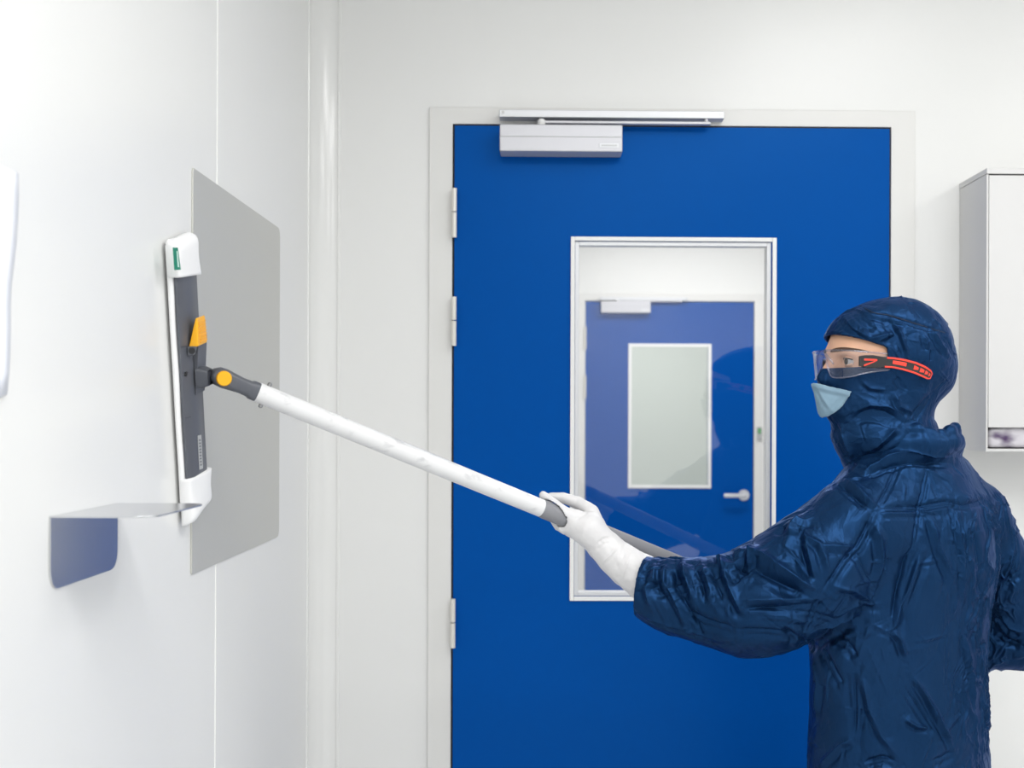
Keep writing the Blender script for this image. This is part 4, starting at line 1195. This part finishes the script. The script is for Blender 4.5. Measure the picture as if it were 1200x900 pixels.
def shell(rows, th, cen):
    a, b = len(rows), len(rows[0])
    vs = [p for r_ in rows for p in r_]
    vi = []
    for i in range(a):
        for j in range(b):
            t1 = rows[min(i + 1, a - 1)][j] - rows[max(i - 1, 0)][j]; t2 = rows[i][min(j + 1, b - 1)] - rows[i][max(j - 1, 0)]
            nn = t1.cross(t2).normalized()
            if nn.dot(rows[i][j] - cen) < 0: nn = -nn
            vi.append(rows[i][j] - nn * th)
    n0 = len(vs)
    fs = [(i * b + j, i * b + j + 1, (i + 1) * b + j + 1, (i + 1) * b + j) for i in range(a - 1) for j in range(b - 1)]
    f2_ = [tuple(q + n0 for q in f_[::-1]) for f_ in fs]
    bd = [i * b for i in range(a)] + [(a - 1) * b + j for j in range(1, b)] + [i * b + b - 1 for i in range(a - 2, -1, -1)] + [j for j in range(b - 2, 0, -1)]
    sd = [(bd[i], bd[(i + 1) % len(bd)], bd[(i + 1) % len(bd)] + n0, bd[i] + n0) for i in range(len(bd))]
    return MB().add(vs + vi, fs + f2_ + sd), bd, vs
sh_, bd, vs = shell(rows, 0.0022, HL(0.03, 0, 0))
gls = sh_.build('safety_glasses', 'lens', person, smooth=True); smooth_by_angle(gls, 40)
gls['label'] = 'clear wraparound lens'
MB().tube([vs[i] for i in bd] + [vs[bd[0]]], 0.0016, 8, cap=False).build('lens_rim', 'lens_rim', gls, smooth=True)
# nose bridge bar and brow bar in clear plastic
mi = nu // 2
MB().tube([rows[mi - 5][5], rows[mi - 2][8], rows[mi][9], rows[mi + 2][8], rows[mi + 5][5]], [0.0015, 0.0022, 0.0026, 0.0022, 0.0015], 10).build('nose_bridge', 'lens_rim', gls, smooth=True)
# temple arms
arm_c = [(1006.5, 423.0, 5.4), (1012, 423.2, 6.6), (1022, 423.8, 7.2), (1032, 424.4, 6.0), (1044, 425.2, 5.8), (1056, 427.6, 6.2), (1068, 431.2, 6.4), (1079, 435.6, 6.4), (1086, 439.2, 5.6), (1089.5, 441.2, 3.4)]
def arm(side):
    cen = []
    for (px, py, hf) in arm_c:
        u, v = hl(px, py, 0.08)
        w = 0.079 if side > 0 else 0.074
        st = HL(u, v, 0.25 * side); h_ = hood_bvh.ray_cast(st, -Wh * side)
        if h_[0] is not None: w = max(w, abs((h_[0] - H0).dot(Wh)) + 0.0008)
        cen.append([u, v, w, hf / PXM])
    for k in range(3):
        for i in range(1, len(cen) - 1): cen[i][2] = max(cen[i][2], (cen[i - 1][2] + cen[i + 1][2]) / 2)
    return cen
def ribbon(cen, lo_, hi_, t0, t1, side, name, m, parent):
    """slab following the arm; lo_/hi_ are fractions of its half height, t0/t1 its inner and outer face"""
    rg = []
    for i, (u, v, w, hf) in enumerate(cen):
        a = cen[max(i - 1, 0)]; b = cen[min(i + 1, len(cen) - 1)]
        tx, ty = b[0] - a[0], b[1] - a[1]; l_ = math.hypot(tx, ty); nx_, ny_ = ty / l_, -tx / l_
        if ny_ < 0: nx_, ny_ = -nx_, -ny_
        l0 = lo_(i / (len(cen) - 1)) if callable(lo_) else lo_; h0 = hi_(i / (len(cen) - 1)) if callable(hi_) else hi_
        p = lambda q, t: HL(u + nx_ * hf * q, v + ny_ * hf * q, (w + t) * side)
        rg.append([p(l0, t0), p(h0, t0), p(h0, t1), p(l0, t1)])
    return MB().loft(rg).build(name, m, parent, bevel=0.0006)
def sub(cen, a, b, n=10):
    idx_ = np.linspace(a * (len(cen) - 1), b * (len(cen) - 1), n); c_ = np.array(cen)
    return [[float(np.interp(i, range(len(cen)), c_[:, q])) for q in range(4)] for i in idx_]
for side in (1, -1):
    cen = arm(side)
    ar = ribbon(sub(cen, 0 if side > 0 else 0.16, 1, 24), -1, 1, 0.0, 0.004, side, 'temple_arm', 'black', gls)
    ribbon(sub(cen, 0.38, 0.985, 20), 0.66, 1.04, 0.0038, 0.0050, side, 'red_trim', 'red', gls)
    ribbon(sub(cen, 0.36, 0.985, 20), -1.04, -0.70, 0.0038, 0.0050, side, 'red_trim', 'red', gls)
    ribbon(sub(cen, 0.965, 1.0, 4), -1.04, 1.04, 0.0038, 0.0050, side, 'red_trim', 'red', gls)
    ribbon(sub(cen, 0.44, 0.58, 6), -0.25, 0.45, 0.0038, 0.0048, side, 'red_inlay', 'red', gls)
    for i_ in range(4):
        t = 0.655 + i_ * 0.075
        ribbon(sub(cen, t, t + 0.055, 4), lambda q: -0.40 + 0.2 * q, lambda q: 0.40 - 0.1 * q, 0.0038, 0.0048, side, 'red_inlay', 'red', gls)
    if side > 0: ribbon(sub(cen, 0.10, 0.27, 6), lambda q: 0.10, lambda q: 0.42, 0.0038, 0.0048, side, 'red_inlay', 'red', gls)
    if side > 0: ribbon(sub(cen, 0.10, 0.25, 6), lambda q: -0.95 + 0.95 * q, lambda q: -0.60 + 0.75 * q, 0.0038, 0.0048, side, 'red_inlay', 'red', gls)

LK = 1.5
# ---- gloves
fg = Field(np3(P(625, 560, 2.0)) - np.array([0.03, 0, 0.27]), np3(P(800, 560, 2.25)) + np.array([0.04, 0.0, 0.03]), 0.0019)
put_hand(fg, hand_L, 0.0, 0.009)
cfl = [((709, 642), 2.118, 0.0262), ((722, 654), 2.116, 0.0300), ((738, 666), 2.110, 0.0340), ((756, 678), 2.100, 0.0365), ((790, 692), 2.07, 0.0370)]
pts = [HPX(a[0], a[1], b) for a, b, c in cfl]
fg.chain(pts, [c for a, b, c in cfl], 0.012)
fg.cone(HPX(690, 620, 2.117), HPX(710, 642, 2.118), 0.0265, 0.025, 0.01)
# the pole itself presses its channel
fg.cone(np3(pole_pt(600)), np3(pole_pt(900)), RP + 0.0030, RP + 0.0030, 0.0005, 's')
V, F = fg.mesh(); V = relax(V, F, 3); N = normals(V, F)
L = []
ln(-2.2, 1.8, (700, 637), (707, 631), (716, 629))
ln(-2.0, 1.8, (697, 645), (704, 639), (714, 632))
ln(-1.4, 1.5, (674, 609), (681, 604), (688, 600))
ln(-1.2, 1.5, (690, 648), (696, 640), (702, 634))
ln(1.5, 2.5, (706, 660), (716, 650), (724, 640))
ln(1.5, 2.5, (728, 682), (732, 668), (738, 652))
ln(-1.2, 2.5, (718, 668), (726, 655), (732, 642))
ln(1.2, 2.5, (742, 692), (745, 675), (752, 658))
ln(-0.9, 1.2, (652, 596), (656, 592), (660, 589))
ln(-0.9, 1.2, (656, 600), (661, 597), (664, 592))
ln(-0.9, 1.2, (646, 589), (650, 586), (652, 583))
dist = np.linalg.norm(V - np3(pts[2]), axis=1)
cuffm = np.clip((V[:, 0] - pts[0][0]) / 0.02, 0, 1)
disp = ridge_lines(V, F, N, L) + 0.0009 * fbm(V, (50, 50, 50), 3.0) + cuffm * (0.0022 * fbm(V, (45, 45, 28), 8.0))
V = V + N * disp[:, None]
gv = mesh_obj('glove', V, F, 'glove', person); gv['label'] = 'white latex glove on the near hand guiding the pole'
lo = np.minimum(np3(gR), np3(wrR)) - 0.11; hi = np.maximum(np3(gR), np3(wrR)) + 0.11
fg = Field(lo, hi, 0.0022)
right_hand(fg, 0.0, 0.008)
fg.chain([np3(wrR), np3(wrR.lerp(elR, 0.3))], [0.028, 0.036], 0.01)
fg.cone(np3(pole_pt(900)), np3(pole_pt(1060)), RP + 0.0030, RP + 0.0030, 0.0005, 's')
V, F = fg.mesh(); V = relax(V, F, 3)
gv = mesh_obj('glove', V, F, 'glove', person); gv['label'] = 'white latex glove on the far hand holding the pole end'
# ---- boots
for hp_, sg in ((hpL, -1), (hpR, 1)):
    an = hp_ + axs * sg * 0.01 + Vector((0, 0, -0.78)); base = Vector((an.x, an.y, 0))
    fg = Field(np3(base) - np.array([0.27, 0.2, 0.004]), np3(base) + np.array([0.2, 0.3, 0.22]), 0.005)
    fg.cone(np3(base + Vector((0, 0, 0.045))), np3(base + fwd * 0.16 + Vector((0, 0, 0.035))), 0.048, 0.044, 0.02)
    fg.cone(np3(base + Vector((0, 0, 0.05))), np3(base + Vector((0, 0, 0.17))), 0.05, 0.06, 0.02)
    Xg, Yg, Zg = fg.grid(); fg.v = np.maximum(fg.v, 0.002 - Zg).astype(np.float32)
    V, F = fg.mesh(); V = relax(V, F, 2)
    mesh_obj('boot', V, F, 'boot', person)

# ================================================================== LIGHTS
def lamp(x, y, sx, sy, power, z=ZC - 0.012, color=(1, 1, 0.995)):
    l = bpy.data.lights.new('ceiling_panel_light', 'AREA'); l.shape = 'RECTANGLE'; l.size = sx; l.size_y = sy; l.energy = power; l.color = color
    o = bpy.data.objects.new('ceiling_panel_light', l); COL.objects.link(o); o.location = (x, y, z)
    return o
lamp(0.95, 1.25, 0.6, 1.2, 17)
lamp(0.30, 0.35, 1.2, 0.6, 25)
lamp(2.3, 1.3, 0.6, 1.2, 18)
lamp(2.0, -1.2, 0.6, 1.2, 24)
lamp(0.4, -2.0, 0.6, 1.2, 26)
lamp(0.9, 6.2, 1.2, 0.6, 30, color=(1, 1, 1)); lamp(0.9, 4.2, 1.2, 0.6, 25, color=(1, 1, 1))
lamp(0.8, 8.9, 1.2, 0.6, 31, color=(0.97, 1.0, 0.98))
wd = bpy.data.worlds.new('world'); S.world = wd; wd.use_nodes = True
wd.node_tree.nodes['Background'].inputs[0].default_value = (0.02, 0.02, 0.02, 1)

S.view_settings.view_transform = 'Standard'
S.view_settings.look = 'None'
S.view_settings.exposure = -0.13
S.view_settings.gamma = 1.0
S.view_settings.use_curve_mapping = False
S.cycles.max_bounces = 10
S.cycles.diffuse_bounces = 6
S.cycles.transparent_max_bounces = 16
S.cycles.use_denoising = True
